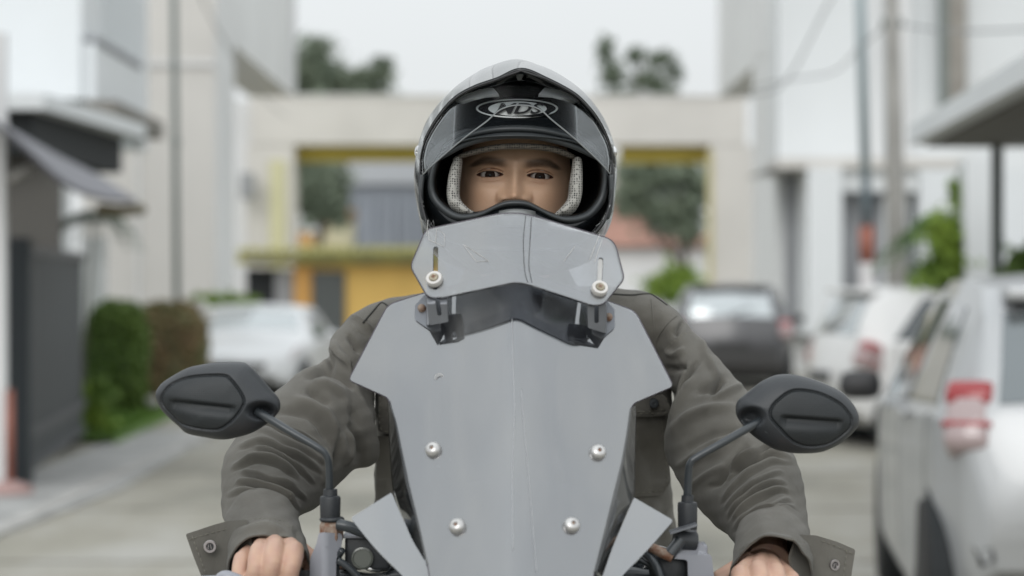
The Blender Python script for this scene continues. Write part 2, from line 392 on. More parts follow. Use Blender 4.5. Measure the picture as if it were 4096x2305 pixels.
q = B(); q.poly([(-9, 20.2, 2.55), (-4.0, 20.2, 2.55), (-3.85, 23.85, 2.55), (-9, 23.85, 2.55)], (0, 0, .345)); q.build('canopy_soffit', M['black'], hs_)
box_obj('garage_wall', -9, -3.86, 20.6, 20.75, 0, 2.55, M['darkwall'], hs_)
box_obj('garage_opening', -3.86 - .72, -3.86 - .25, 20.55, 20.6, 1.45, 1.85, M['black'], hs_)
box_obj('column', -3.76, -3.535, 16.85, 16.95, 0, 3.2, M['white'], hs_)
hang(hs_)
aw = thing('awning', 'grey corrugated awning sloping over the dark gate at the left', 'awning', (-3.6, 17, 2.2))
def sheet(name, ptsA, ptsB, m, parent, th=.03, waves=0, amp=0):
    A_ = cr_spline(np.array(ptsA), 40); B_ = cr_spline(np.array(ptsB), 40)
    v = np.linspace(0, 1, 12)[None, :, None]; G = A_[:, None] * (1-v) + B_[:, None] * v
    if waves: G[..., 2] += amp * np.sin(np.linspace(0, waves*2*np.pi, 40))[:, None]
    me = npmesh(G.reshape(-1, 3), gridfaces(40, 12)); o = link(name, me, m, parent)
    md = o.modifiers.new('t', 'SOLIDIFY'); md.thickness = th; return o
sheet('awning_sheet', [W(-260, 330, 15.4), W(0, 520, 15.6), W(240, 735, 16.2), W(400, 800, 16.9), W(545, 812, 17.6)],
      [W(-160, 420, 18.5), W(60, 540, 18.6), W(240, 640, 18.9), W(400, 720, 19.3), W(520, 800, 19.6)], M['awning'], aw)
q = B(); q.tube([W(400, 838, 17.3), W(470, 846, 17.5), W(565, 838, 17.8)], .045, 10); q.build('roller_end', mat('roller_bronze', (.14, .12, .07), .6), aw, smooth=True)
q = B(); q.tube([W(0, 735, 16.9), W(125, 672, 16.9)], .03, 8); q.build('strut', M['concrete'], aw, smooth=True)
hang(aw)
ga = thing('sliding_gate', 'dark grey steel sliding gate on the left with two rails low down', 'gate', (-3.6, 18.5, 0))
g0, g1 = np.array([-3.50, 17.4]), np.array([-3.92, 22.0]); NS = 16
gdir = (g1 - g0) / np.linalg.norm(g1 - g0); ang = math.atan2(gdir[1], gdir[0]); gl = np.linalg.norm(g1 - g0)
q = B(); q.box(-gl/NS*.48, gl/NS*.48, -.02, .02, .12, 1.66); slat0 = None
for i in range(NS):
    c = g0 + gdir * gl * (i + .5) / NS
    if slat0 is None: slat0 = q.build('slat', M['gate'], ga); sl_ = slat0
    else: sl_ = slat0.copy(); COL.objects.link(sl_)
    sl_.location = (c[0], c[1], (i % 2) * .0); sl_.rotation_euler = (0, 0, ang + (.06 if i % 2 else -.06))
for z in (.10, .34, 1.66):
    q = B(); q.box(-gl/2, gl/2, -.045, .045, z, z + .07, Matrix.Translation(((g0+g1)[0]/2, (g0+g1)[1]/2, 0)) @ Matrix.Rotation(ang, 4, 'Z')); q.build('rail', M['gate_rail'], ga)
q = B(); q.box(-.06, .06, -.06, .06, 0, 1.75, Matrix.Translation((g0[0]-.02, g0[1], 0))); q.build('gate_post', M['gate'], ga)
q = B(); q.box(-1.6, 0, -.03, .03, .12, 1.68, Matrix.Translation((g0[0]-.05, g0[1], 0))); q.build('return_panel', M['gate'], ga)
hang(ga)
rp = thing('barrier_post', 'faded red post on a pink base in front of the gate', 'post', W(25, 1925, 16.6))
q = B(); x, y_, z = W(38, 1560, 16.6); q.tube([(x, y_, .08), (x, y_, z)], .03, 10); q.build('pole', M['red'], rp, smooth=True)
q = B(); q.lathe([(.17, 0), (.16, .05), (.10, .08), (.04, .10)], Matrix.Translation((x - .0, y_, 0))); q.build('base', M['pink'], rp, smooth=True)
hang(rp)

# ---------------- left: apartment block behind
bb_ = thing('apartment_block', 'tall cream and pale grey block behind the hedges on the left', 'building', (-6, 40, 0))
pxbox('facade_cream', 330, 860, -600, 1500, 38, .045, M['cream'], bb_)
box_obj('side_wall', -5.6, -4.665, 38.05, 40.6, 0, 5.49, M['cool'], bb_); box_obj('upper_side_wall', -5.6, -4.66, 38.05, 51.6, 5.495, 9.2, M['cool'], bb_)
pxbox('ledge', 540, 858, 245, 262, 37.95, .05, M['white'], bb_)
pxbox('corner_strip', 545, 556, -600, 1300, 37.94, .06, M['cool'], bb_)
pxbox('condenser_unit', 958, 1012, 690, 795, 59.2, .5, M['grey'], bb_, .05); pxbox('rear_wing', 860, 1000, 402, 1500, 60.3, 2, M['white'], bb_)
box_obj('corner_post', -4.66, -4.60, 50.9, 51.5, 5.5, 9.2, M['white'], bb_)
hang(bb_)
lp = thing('drain_pole', 'thin dark green steel pole against the cream block', 'pole', (W(700, 1152, 30)[0], 30, 0))
q = B(); q.tube([(W(712, 0, 30)[0], 30, 0), (W(690, 0, 30)[0], 30, 7)], .042, 10); q.build('pipe', M['steel'], lp, smooth=True)
q = B(); 
for z in (1.0, 3.2, 5.2): q.tube([(W(704, 0, 30)[0]-.0, 30, z), (W(704, 0, 30)[0], 30, z+.06)], .055, 10)
q.build('bracket', M['steel'], lp, smooth=True); hang(lp)
lw = thing('garden_wall', 'low pale garden wall with a sloped end behind the silver car', 'wall', (-4.2, 31, 0))
q = B(); q.poly([W(700, 1215, 31), W(800, 1200, 31), W(862, 1290, 31), W(885, 1420, 31), W(890, 1620, 31), W(700, 1620, 31)], (0, .4, 0)); q.build('wall_end', M['cream'], lw); hang(lw)

# hedges
def hedge(label, cx, wpx, ytop, ybot, d, m, seed, grp):
    x, _, zt = W(cx, ytop, d); wd = wpx * d / F
    t = thing('hedge_block', label, 'hedge', (x, d, 0), group=grp)
    rs = np.random.RandomState(seed); n = 11000
    # rounded block surface
    P = rs.rand(n, 3) * 2 - 1; e = 3.4
    P /= (np.abs(P) ** e).sum(1)[:, None] ** (1/e); P *= (1 - .14 * rs.rand(n, 1) ** 2 + .04 * rs.randn(n, 1))
    bumpy = 1 + .05 * np.sin(P[:, :1]*7 + seed) * np.sin(P[:, 2:]*6)
    P = P * bumpy * np.array([wd/2, wd/2*1.3, zt/2]) + np.array([x, d + wd*.5, zt/2 + .02])
    a_ = rs.randn(n, 3); a_ /= np.linalg.norm(a_, axis=1)[:, None]; b_ = np.cross(a_, rs.randn(n, 3)); b_ /= np.linalg.norm(b_, axis=1)[:, None]
    s_ = .05 * (.6 + .8*rs.rand(n, 1)); V = np.stack([P-a_*s_*.6, P+b_*s_*.4, P+a_*s_*.6, P-b_*s_*.4], 1)
    V[..., 2] = np.maximum(V[..., 2], .01)
    link('leaves', npmesh(V, np.arange(4*n).reshape(-1, 4)), m, t, smooth=False)
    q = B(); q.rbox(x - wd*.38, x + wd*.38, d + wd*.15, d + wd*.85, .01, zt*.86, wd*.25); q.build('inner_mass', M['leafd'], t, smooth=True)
    hang(t); return t
hedge('dark green clipped hedge block beside the gate end', 448, 240, 1222, 1660, 26.0, M['leafg'], 1, 'clipped hedge blocks by the wall')
hedge('rust-tinged clipped hedge block right of the dark green one', 665, 280, 1222, 1590, 28.0, M['leafr'], 2, 'clipped hedge blocks by the wall')
def plant(name, label, base_px, d, clumps, n, size, m, seed=3, cat='plant', grp=None):
    x = W(base_px, 0, d)[0]; t = thing(name, label, cat, (x, d, 0), group=grp)
    q = B(); rs = random.Random(seed)
    for c in clumps[:4]: q.tube([(x, d, 0), ((x+c[0])/2, d, c[2]*.5), (c[0], c[1], c[2])], [.02, .015, .006], 6)
    q.build('stem', M['bark'], t, smooth=True)
    link('leaves', leaf_mesh(clumps, n, size, seed), m, t, smooth=False); hang(t); return t
plant('leafy_plant', 'small yellow-green plant at the right end of the gate', 385, 22.4, [pclump(385, 1580, 22.4, 55, 60), pclump(370, 1650, 22.4, 45, 40), pclump(400, 1690, 22.4, 50, 35)], 900, .08, M['leafl'])
plant('leafy_plant', 'yellow-green shrub behind the silver car on the left', 900, 34, [pclump(830, 1210, 34, 60, 30), pclump(920, 1215, 34, 80, 30), pclump(990, 1225, 34, 50, 30)], 1500, .12, M['leafl'], 4)
st = B(); st.sphere(W(612, 1610, 26.2), .085, 8, (1, 1, .8)); tag(st.build('garden_stone', M['concrete'], smooth=True), 'pale round stone on the grass between the two hedges', 'stone')
# pale palm frond under the awning
def palm(name, label, base, crown, n, L, m, seed, leaf=.28, droop=1.0, cat='palm', trunk=.05, spread=(0, 360)):
    t = thing(name, label, cat, base); rs = random.Random(seed)
    q = B(); q.tube([base, ((base[0]+crown[0])/2, base[1], crown[2]*.5), crown], [trunk*1.3, trunk, trunk*.8], 8); q.build('trunk', M['bark'], t, smooth=True)
    for k in range(n):
        az = R(spread[0] + (spread[1]-spread[0]) * (k + rs.random()*.5) / n); el = R(25 + 45*rs.random())
        v = []; f = []; seg = 12
        for i in range(seg):
            s = (i+1)/seg; r_ = L * s * math.cos(el); z = L * s * math.sin(el) - droop * L * s*s * .9
            cx_, cy_ = crown[0] + r_*math.cos(az), crown[1] + r_*math.sin(az); cz = crown[2] + z
            for sd_ in (-1, 1):
                px_, py_ = -math.sin(az)*sd_, math.cos(az)*sd_
                ll = leaf * (1 - abs(s-.45)) ; o_ = len(v); wv = .022
                v += [(cx_-math.cos(az)*wv, cy_-math.sin(az)*wv, cz), (cx_+math.cos(az)*wv, cy_+math.sin(az)*wv, cz), (cx_+px_*ll+math.cos(az)*.1, cy_+py_*ll+math.sin(az)*.1, cz-ll*.55)]
                f.append((o_, o_+1, o_+2))
            if i < seg-1:
                pass
        q = B(); q.add(v, f)
        q.tube([(crown[0]+L*s*math.cos(el)*math.cos(az), crown[1]+L*s*math.cos(el)*math.sin(az), crown[2]+L*s*math.sin(el)-droop*L*s*s*.9) for s in (0, .25, .5, .75, 1)], [.012, .01, .008, .006, .003], 5)
        q.build('frond', m, t, fix=False)
    hang(t); return t
c_ = W(372, 880, 22.6)
palm('potted_palm', 'pale drooping palm between the awning and the white wall', (W(318, 0, 22.6)[0], 22.6, 0), c_, 9, .62, M['leafp'], 3, leaf=.2, droop=1.3, trunk=.012)

# ---------------- far end: gateway, yellow guard house, trees
gw = thing('gateway', 'long cream concrete gateway beam spanning the street behind the rider', 'gateway', (0, 60, 0))
pxbox('beam', 1000, 2985, 388, 578, 60, 1.2, M['cream'], gw)
pxbox('left_column', 985, 1176, 580, 1380, 60.02, 1.2, M['cream'], gw)
pxbox('right_column', 2842, 3010, 580, 1380, 60.02, 1.2, M['cream'], gw)
pxbox('yellow_soffit', 1165, 1690, 579, 645, 60.9, .5, M['trim_yellow'], gw)
pxbox('yellow_soffit', 2480, 2885, 579, 650, 60.9, .5, M['trim_yellow'], gw)
pxbox('column_stripe', 1078, 1140, 640, 1380, 59.9, .1, mat('stripe_pale_yellow', (.60, .58, .38), .8), gw)
pxbox('column_stripe', 2830, 2850, 600, 1380, 59.9, .1, mat('stripe_yellow', (.55, .50, .28), .8), gw)
pxbox('coping', 1180, 2940, 378, 387, 59.95, 1.3, M['white'], gw)
hang(gw)
yh = thing('guard_house', 'yellow guard house with lime roof tiles seen under the gateway', 'building', (-5, 56, 0))
pxbox('wall', 1180, 1750, 1058, 1460, 56, 3, M['yellow'], yh)
pxbox('corner_column', 1175, 1245, 1060, 1460, 55.85, .4, M['orange'], yh)
pxbox('door', 1250, 1380, 1085, 1380, 55.9, .2, mat('door_darkgrey', (.09, .10, .10), .3), yh)
pxbox('side_wall', 1100, 1176, 1080, 1500, 56.1, 2, M['grey'], yh); pxbox('dark_opening', 985, 1102, 1075, 1500, 56.3, 1.5, M['black'], yh)
pxbox('eave_board', 945, 1755, 1030, 1056, 55.6, 3.6, M['tile'], yh)
q = B(); tw = 38*55.3/F; q.lathe([(tw*.46, 0), (tw*.5, .1), (tw*.48, .5)], Matrix.Rotation(R(-90), 4, 'X'), 10)
tl = None; x0, _, z0 = W(965, 1010, 55.2)
for k in range(21):
    if tl is None: tl = q.build('roof_tile', M['tile'], yh, smooth=True); c = tl
    else: c = tl.copy(); COL.objects.link(c)
    c.location = (x0 + k*tw*1.03, 55.2, z0 + (.03 if k % 2 else 0)); 
pxbox('roof_slope', 1190, 1750, 985, 1030, 55.9, 3.0, M['tile'], yh)
hang(yh)
wh = thing('warehouse', 'blue-grey corrugated warehouse beyond the yellow guard house', 'building', (-3, 110, 0))
pxbox('wall', 1385, 2100, 740, 1300, 110, 10, M['bluegrey'], wh)
pxbox('roof_band', 1340, 2100, 648, 737, 109.6, 12, mat('sheet_pale', (.47, .49, .52), .6), wh)
q = B(); pw = .9; nb = 9; x0, _, z1 = W(1400, 760, 109.9); q.box(0, .25, 109.8, 109.95, 2.0, z1); rb_ = None
for k in range(nb):
    if rb_ is None: rb_ = q.build('rib', M['bluegrey'], wh); c = rb_
    else: c = rb_.copy(); COL.objects.link(c)
    c.location = (x0 + k*.9, 0, 0)
hang(wh)
ch = thing('cream_annex', 'small cream annex with an orange gable left of the warehouse', 'building', (-7.5, 95, 0))
q = B(); q.poly([W(1255, 960, 95), W(1310, 850, 95), W(1400, 850, 95), W(1400, 1300, 95), W(1255, 1300, 95)], (0, 3, 0)); q.build('wall', mat('annex_wall', (.55, .52, .36), .8), ch)
q = B(); q.poly([W(1300, 835, 94.8), W(1405, 835, 94.8), W(1405, 880, 94.8), W(1290, 880, 94.8)], (0, 3.4, 0)); q.build('gable', mat('gable_orange', (.5, .24, .14), .8), ch)
q = B(); q.poly([W(1185, 930, 94), W(1250, 930, 94), W(1250, 1300, 94), W(1185, 1300, 94)], (0, 3, 0)); q.build('porch', mat('porch_orange', (.56, .33, .13), .8), ch)
hang(ch)
tree('park_tree', 'dark tree framed by the left side of the gateway', (W(1290, 0, 88)[0], 88, 0), 6.0,
     [pclump(1290, 720, 88, 110, 95), pclump(1250, 820, 88, 90, 90), pclump(1350, 860, 88, 60, 60), pclump(1340, 760, 88, 70, 80), pclump(1220, 700, 88, 60, 70)], 3600, .26, M['leafd'], .15, 'trees beyond the gateway', 11)
tree('park_tree', 'dense tree rising above the gateway on the left, beside the block', (W(1300, 0, 100)[0], 100, 0), 11.5,
     [pclump(1250, 250, 100, 95, 90), pclump(1200, 330, 100, 80, 90), pclump(1320, 320, 100, 90, 75), pclump(1420, 330, 100, 90, 65), pclump(1500, 310, 100, 75, 55), pclump(1280, 180, 100, 55, 40), pclump(1540, 260, 100, 45, 40), pclump(1480, 380, 100, 110, 50), pclump(1300, 400, 100, 140, 50)], 5200, .27, M['leafd'], .22, 'trees beyond the gateway', 12, 8)
tree('park_tree', 'thin-crowned tree rising above the gateway on the right of the helmet', (W(2560, 0, 100)[0], 100, 0), 11,
     [pclump(2420, 200, 100, 38, 55), pclump(2450, 300, 100, 55, 50), pclump(2540, 220, 100, 45, 38), pclump(2630, 240, 100, 55, 42), pclump(2590, 320, 100, 80, 40), pclump(2700, 285, 100, 38, 35), pclump(2650, 370, 100, 70, 40), pclump(2480, 390, 100, 70, 40)], 2600, .27, M['leafd'], .2, 'trees beyond the gateway', 13, 8)
tree('park_tree', 'dark spreading tree with a forked trunk in the right gateway opening', (W(2745, 0, 84)[0], 84, 0), 4.4,
     [pclump(2560, 720, 84, 120, 90), pclump(2700, 700, 84, 120, 80), pclump(2800, 740, 84, 70, 80), pclump(2620, 830, 84, 100, 70), pclump(2740, 850, 84, 90, 90), pclump(2500, 800, 84, 55, 90), pclump(2760, 930, 84, 60, 50), pclump(2680, 900, 84, 80, 50)], 4600, .26, M['leafd'], .18, 'trees beyond the gateway', 14, 8)
plant('leafy_plant', 'lime green bush at the foot of the forked tree', 2700, 82, [pclump(2640, 1140, 82, 60, 40), pclump(2720, 1110, 82, 80, 50), pclump(2690, 1170, 82, 110, 45)], 2500, .22, M['leafl'], 6)
rh = thing('red_roof_house', 'low white house with faded red roof in the right gateway opening', 'house', (6.5, 98, 0))
pxbox('wall', 2380, 2860, 990, 1330, 98, 8, M['white'], rh)
q = B(); q.poly([W(2380, 985, 97.4), W(2860, 985, 97.4), W(2860, 930, 99), W(2640, 935, 99), W(2560, 860, 101), W(2440, 800, 101), W(2380, 800, 101)], (0, 5, 0)); q.build('roof', M['redtile'], rh)
pxbox('upper_wall', 2380, 2500, 650, 980, 103, 5, M['cream'], rh)
hang(rh)

# ---------------- right: white buildings, canopy, poles
rb = thing('white_block', 'tall white block on the right whose flat wall rises past the frame', 'building', (5, 42, 0))
box_obj('side_wall', 4.42, 5.2, 40.3, 44.4, 0, 5.49, M['cool'], rb); box_obj('upper_side_wall', 4.415, 5.2, 40.3, 51.8, 5.495, 9.2, M['cool'], rb)
pxbox('near_wall', 3112, 4500, -600, 690, 40, 1.2, M['bluewhite'], rb)
box_obj('wall_rib', 4.37, 4.412, 43, 43.2, 5.6, 9, M['white'], rb)
pxbox('lower_wall', 3112, 3330, 692, 1500, 41, 1, M['cool'], rb)
q = B(); q.poly([W(3005, 702, 38), W(3120, 650, 40), W(3120, 690, 40)], (0, 1, 0)); q.build('roof_corner', M['concrete'], rb)
pxbox('canopy_ledge', 3110, 3890, 632, 672, 38.5, 1.5, M['cream'], rb)
pxbox('porch_recess', 3150, 3235, 700, 1340, 39.9, 1.0, M['grey'], rb)
pxbox('white_column', 3232, 3368, 672, 1340, 38.4, 1.4, M['bluewhite'], rb)
pxbox('door_wall', 3360, 3880, 672, 765, 38.7, 1.0, M['bluewhite'], rb)
pxbox('garage_door', 3362, 3535, 766, 1340, 39.3, .4, M['grey'], rb)
pxbox('dark_doorway', 3630, 3880, 766, 1340, 39.2, .4, mat('doorway', (.11, .125, .135), .5), rb)
pxbox('pillar', 3535, 3632, 766, 1340, 38.9, .6, M['bluewhite'], rb)
pxbox('window', 3790, 3866, -600, 425, 39.7, .3, M['brownpost'], rb)
pxbox('window_frame', 3768, 3790, -600, 425, 39.6, .35, M['steel'], rb)
pxbox('wall_rib', 3600, 3640, -600, 640, 39.8, .25, M['white'], rb)
pxbox('wall_rib', 3490, 3520, -600, 640, 39.8, .25, M['white'], rb)
hang(rb)
cp = thing('carport', 'white flat-roofed carport above the silver hatchback at the right', 'carport', (5, 16, 0))
q = B(); q.poly([(3.16, 19.3, 2.56), (2.55, 9.5, 2.52), (8, 9.5, 2.52), (8, 19.3, 2.56)], (0, 0, .15)); q.build('roof_slab', M['bluewhite'], cp)
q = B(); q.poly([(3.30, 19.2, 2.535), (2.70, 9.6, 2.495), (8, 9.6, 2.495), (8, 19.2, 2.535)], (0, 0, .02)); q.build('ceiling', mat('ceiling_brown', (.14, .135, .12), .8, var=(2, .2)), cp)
q = B(); q.box(3.76, 3.84, 18.9, 18.98, 0, 2.53); q.build('post', mat('post_dark', (.07, .09, .085), .5), cp)
box_obj('back_wall', 4.05, 9, 24, 24.2, 0, 2.6, M['bluewhite'], cp); box_obj('wall_pier', 3.98, 4.25, 21.2, 21.6, 0, 2.55, M['bluewhite'], cp)
hang(cp)
up = thing('utility_pole', 'thick pale concrete utility pole on the right', 'pole', (W(3595, 0, 24)[0], 24, 0))
q = B(); xa = W(3600, 0, 24)[0]; q.tube([(xa, 24, 0), (W(3566, 0, 24)[0], 24, 4.4), (W(3560, 0, 24)[0], 24, 8)], [.125, .075, .06], 16); q.build('shaft', M['concrete'], up, smooth=True)
q = B(); q.tube([(W(3568, 0, 24)[0]-.1, 24, 4.05), (W(3568, 0, 24)[0]+.1, 24, 4.05)], .05, 8); q.build('clamp', M['steel'], up, smooth=True); hang(up)
sp = thing('striped_pole', 'slim slate pole with a red and white painted foot on the right', 'pole', (W(3468, 0, 27)[0], 27, 0))
for nm, ya, yb, xa, xb, r_, m_ in (('upper_shaft', -500, 700, 3425, 3462, .055, M['slate']), ('dark_sleeve', 700, 905, 3462, 3466, .052, mat('pole_sleeve', (.10, .13, .145), .6)), ('red_band', 905, 1052, 3466, 3468, .085, M['red']), ('white_band', 1052, 1440, 3468, 3470, .085, mat('band_white', (.6, .58, .58), .7))):
    q = B(); a_ = W(xa, ya, 27); b_ = W(xb, yb, 27); q.tube([a_, (b_[0], 27, b_[2] if b_[2] > .02 else 0)], r_, 14); q.build(nm, m_, sp, smooth=True)
hang(sp)
for lab, pts, d0, d1 in (('upper overhead wire sagging across the right building', [(3000, 380), (3140, 330), (3300, 40), (3420, -160)], 30, 24),
                         ('lower overhead wire sagging between the right poles', [(2900, 380), (3120, 325), (3330, 290), (3440, 190), (3566, 85)], 34, 24),
                         ('overhead wire running off to the right from the concrete pole', [(3566, 92), (3800, 125), (4150, 115)], 24, 20),
                         ('diagonal overhead wire in front of the pale left block', [(780, -60), (860, 100), (960, 270), (1050, 390), (1146, 470)], 26, 50)):
    P_ = [W(x, y_, d0 + (d1-d0)*i/(len(pts)-1)) for i, (x, y_) in enumerate(pts)]
    q = B(); q.tube(cr_spline(np.array(P_), 24), .011, 6); tag(q.build('overhead_wire', M['wire'], smooth=True), lab, 'wire', 'overhead wires')
c_ = W(3800, 800, 22)
palm('garden_palm', 'green palm with arching fronds under the carport edge', (c_[0]+.1, 22, 0), (c_[0], 22, 1.95), 14, .8, mat('palm_green', (.05, .10, .035), .6, var=(3, .5, (.09, .17, .03))), 8, leaf=.3, droop=1.1, trunk=.06)
plant('leafy_plant', 'bright green bush below the palm on the right', 3780, 21.5, [pclump(3790, 960, 21.5, 90, 100), pclump(3830, 1060, 21.5, 110, 80), pclump(3770, 1110, 21.5, 110, 70), pclump(3830, 780, 21.5, 35, 60)], 3800, .085, M['leafl'], 7, 'bush')
plant('leafy_plant', 'dark shrub peeking in at the far right edge behind the hatchback', 4085, 17, [pclump(4100, 1050, 17, 60, 60), pclump(4040, 1120, 17, 50, 50)], 900, .08, M['leafg'], 9, 'bush')
# ================================================================ CARS
M['tyre'] = mat('tyre_rubber', (.02, .02, .02), .8)
M['rim'] = mat('rim_alloy', (.35, .36, .37), .35, metal=.8)
M['carglass'] = mat('car_glass', (.03, .04, .045), .04, spec=.9, coat=.5)
M['rearglass'] = mat('car_screen_glass', (.50, .53, .54), .06, metal=.75)
M['hatchglass'] = mat('hatch_glass', (.20, .22, .23), .06, metal=.5)
M['lamp_red'] = mat('lamp_red', (.30, .018, .022), .2, coat=.6)
M['lamp_clear'] = mat('lamp_clear', (.38, .30, .30), .1, coat=.6)
M['trimblack'] = mat('trim_black', (.03, .03, .032), .5)
M['chrome'] = mat('chrome', (.7, .7, .7), .12, metal=1)
def car_paint(nm, c, metal=.0, r=.3): return mat(nm, c, r, metal=metal, coat=.45, spec=.5)
TYPES = {
 'hatch': dict(L=3.8, W=.835, top=[(0,.60),(.03,.78),(.09,.98),(.20,1.16),(.36,1.36),(.62,1.465),(1.2,1.50),(1.8,1.50),(2.3,1.42),(2.9,1.08),(3.1,.98),(3.5,.90),(3.74,.72),(3.8,.50)],
   belt=[(0,.58),(.09,.93),(.4,.96),(2.4,.93),(3.1,.90),(3.5,.82),(3.8,.48)], hw=[(0,.70),(.08,.80),(.4,.91),(1.2,1.0),(2.8,1.0),(3.4,.93),(3.7,.80),(3.8,.66)]),
 'suv': dict(L=4.3, W=.88, top=[(0,.62),(.03,.85),(.07,1.05),(.16,1.28),(.28,1.50),(.5,1.60),(1.2,1.63),(2.2,1.60),(2.7,1.45),(3.2,1.16),(3.4,1.08),(4.0,.98),(4.24,.78),(4.3,.5)],
   belt=[(0,.6),(.09,1.0),(.4,1.05),(2.6,1.0),(3.3,.98),(4.0,.9),(4.3,.48)], hw=[(0,.76),(.08,.86),(.4,.95),(1.2,1.0),(3.2,1.0),(3.9,.92),(4.2,.80),(4.3,.66)]),
 'sedan': dict(L=4.4, W=.87, top=[(0,.60),(.04,.84),(.10,.96),(.5,1.0),(.7,1.04),(1.1,1.28),(1.5,1.40),(2.2,1.42),(2.7,1.34),(3.3,1.02),(3.5,.94),(4.1,.84),(4.33,.66),(4.4,.45)],
   belt=[(0,.58),(.10,.86),(.5,.92),(2.8,.88),(3.5,.86),(4.1,.78),(4.4,.43)], hw=[(0,.74),(.1,.86),(.5,.95),(1.4,1.0),(3.2,1.0),(3.9,.92),(4.3,.78),(4.4,.62)])}
class Car:
    def __init__(s, kind):
        T = TYPES[kind]; s.L = T['L']; s.W = T['W']
        s.T = T
    def top(s, x): a = s.T['top']; return np.interp(x, [p[0] for p in a], [p[1] for p in a])
    def belt(s, x): a = s.T['belt']; return np.minimum(np.interp(x, [p[0] for p in a], [p[1] for p in a]), s.top(x) - .015)
    def hw(s, x): a = s.T['hw']; return s.W * np.interp(x, [p[0] for p in a], [p[1] for p in a])
    def S(s, x, v, off=0.0):
        """x along from the tail, v in -1..1 around the section (0 = roof centre, +-1 = sill)"""
        x = np.asarray(x, float); v = np.asarray(v, float); x, v = np.broadcast_arrays(x, v)
        zt, zb, hw = s.top(x), s.belt(x), s.hw(x)
        gh = np.clip((zt - zb) / .55, 0, 1)            # how much greenhouse there is
        a = np.abs(v); sg = np.where(v < 0, -1, 1)
        # control: 0 roof centre; .3 roof edge; .36 cantrail; .58 belt; .80 mid; 1 sill
        roofw = hw * (.97 - .25 * gh)
        zlo = .20 + .20*np.clip(1 - x/.30, 0, 1) + .10*np.clip((x-s.L+.4)/.4, 0, 1)
        ks = np.array([0, .28, .36, .58, .66, .80, .93, 1.0])
        ys = np.stack([0*hw, roofw*.86, roofw, hw*.965, hw*.995, hw, hw*.985, hw*.94], -1)
        zs = np.stack([zt, zt-.022-.02*gh, zt-.045-.055*gh, zb, zb-.05, zb*.62+.02, zlo+.09, zlo], -1)
        zs = np.maximum(zs, zlo[..., None])
        i = np.clip(np.searchsorted(ks, a, 'right') - 1, 0, 6); f = (a - ks[i]) / (ks[i+1] - ks[i])
        def pick(A_, j): return np.take_along_axis(A_, np.clip(j, 0, 7)[..., None], -1)[..., 0]
        def crs(A_):
            p0, p1, p2, p3 = pick(A_, i-1), pick(A_, i), pick(A_, i+1), pick(A_, i+2)
            p0 = np.where(i == 0, p1, p0)
            return .5*(2*p1 + (p2-p0)*f + (2*p0-5*p1+4*p2-p3)*f**2 + (3*p1-p0-3*p2+p3)*f**3) if True else 0
        y = crs(ys) * sg; z = crs(zs)
        # bow the tail and nose in plan
        bow = .16 * (y / s.W) ** 2
        xx = x + np.where(x < .5, bow * (1 - x/.5), 0) - np.where(x > s.L - .6, bow * 1.6 * (x - s.L + .6)/.6, 0)
        return np.stack([y, xx, z], -1)
    def patch(s, x0, x1, v0, v1, off=.006, n=10, shape=None):
        X, V = np.meshgrid(np.linspace(x0, x1, n), np.linspace(v0, v1, n), indexing='ij')
        if shape: X, V = shape(X, V)
        e = 1e-3
        P = s.S(X, V); du = s.S(X + e, V) - s.S(X - e, V); dv = s.S(X, V + e) - s.S(X, V - e)
        N_ = np.cross(du, dv); N_ /= np.linalg.norm(N_, axis=-1)[..., None] + 1e-12
        c = np.array([0, s.L/2, .7]); N_ *= np.where(((P - c) * N_ * np.array([1, .3, 1])).sum(-1) < 0, -1, 1)[..., None]
        return P, N_, off, n
    def add(s, name, root, m, *a, **k):
        P, N_, off, n = s.patch(*a, **k)
        A_ = P + N_ * off; C_ = P - N_ * .01
        V_ = np.vstack([A_.reshape(-1, 3), C_.reshape(-1, 3)]); f = gridfaces(n, n).tolist(); nn = n*n
        edge = [i*n for i in range(n)] + [(n-1)*n + j for j in range(1, n)] + [i*n + n-1 for i in range(n-2, -1, -1)] + [j for j in range(n-2, 0, -1)]
        f += [[edge[i], edge[(i+1) % len(edge)], nn + edge[(i+1) % len(edge)], nn + edge[i]] for i in range(len(edge))]
        me = npmesh(V_, f); bm = bmesh.new(); bm.from_mesh(me); bmesh.ops.recalc_face_normals(bm, faces=bm.faces); bm.to_mesh(me); bm.free()
        o = link(name, me, m, root); me.set_sharp_from_angle(angle=R(45)); return o
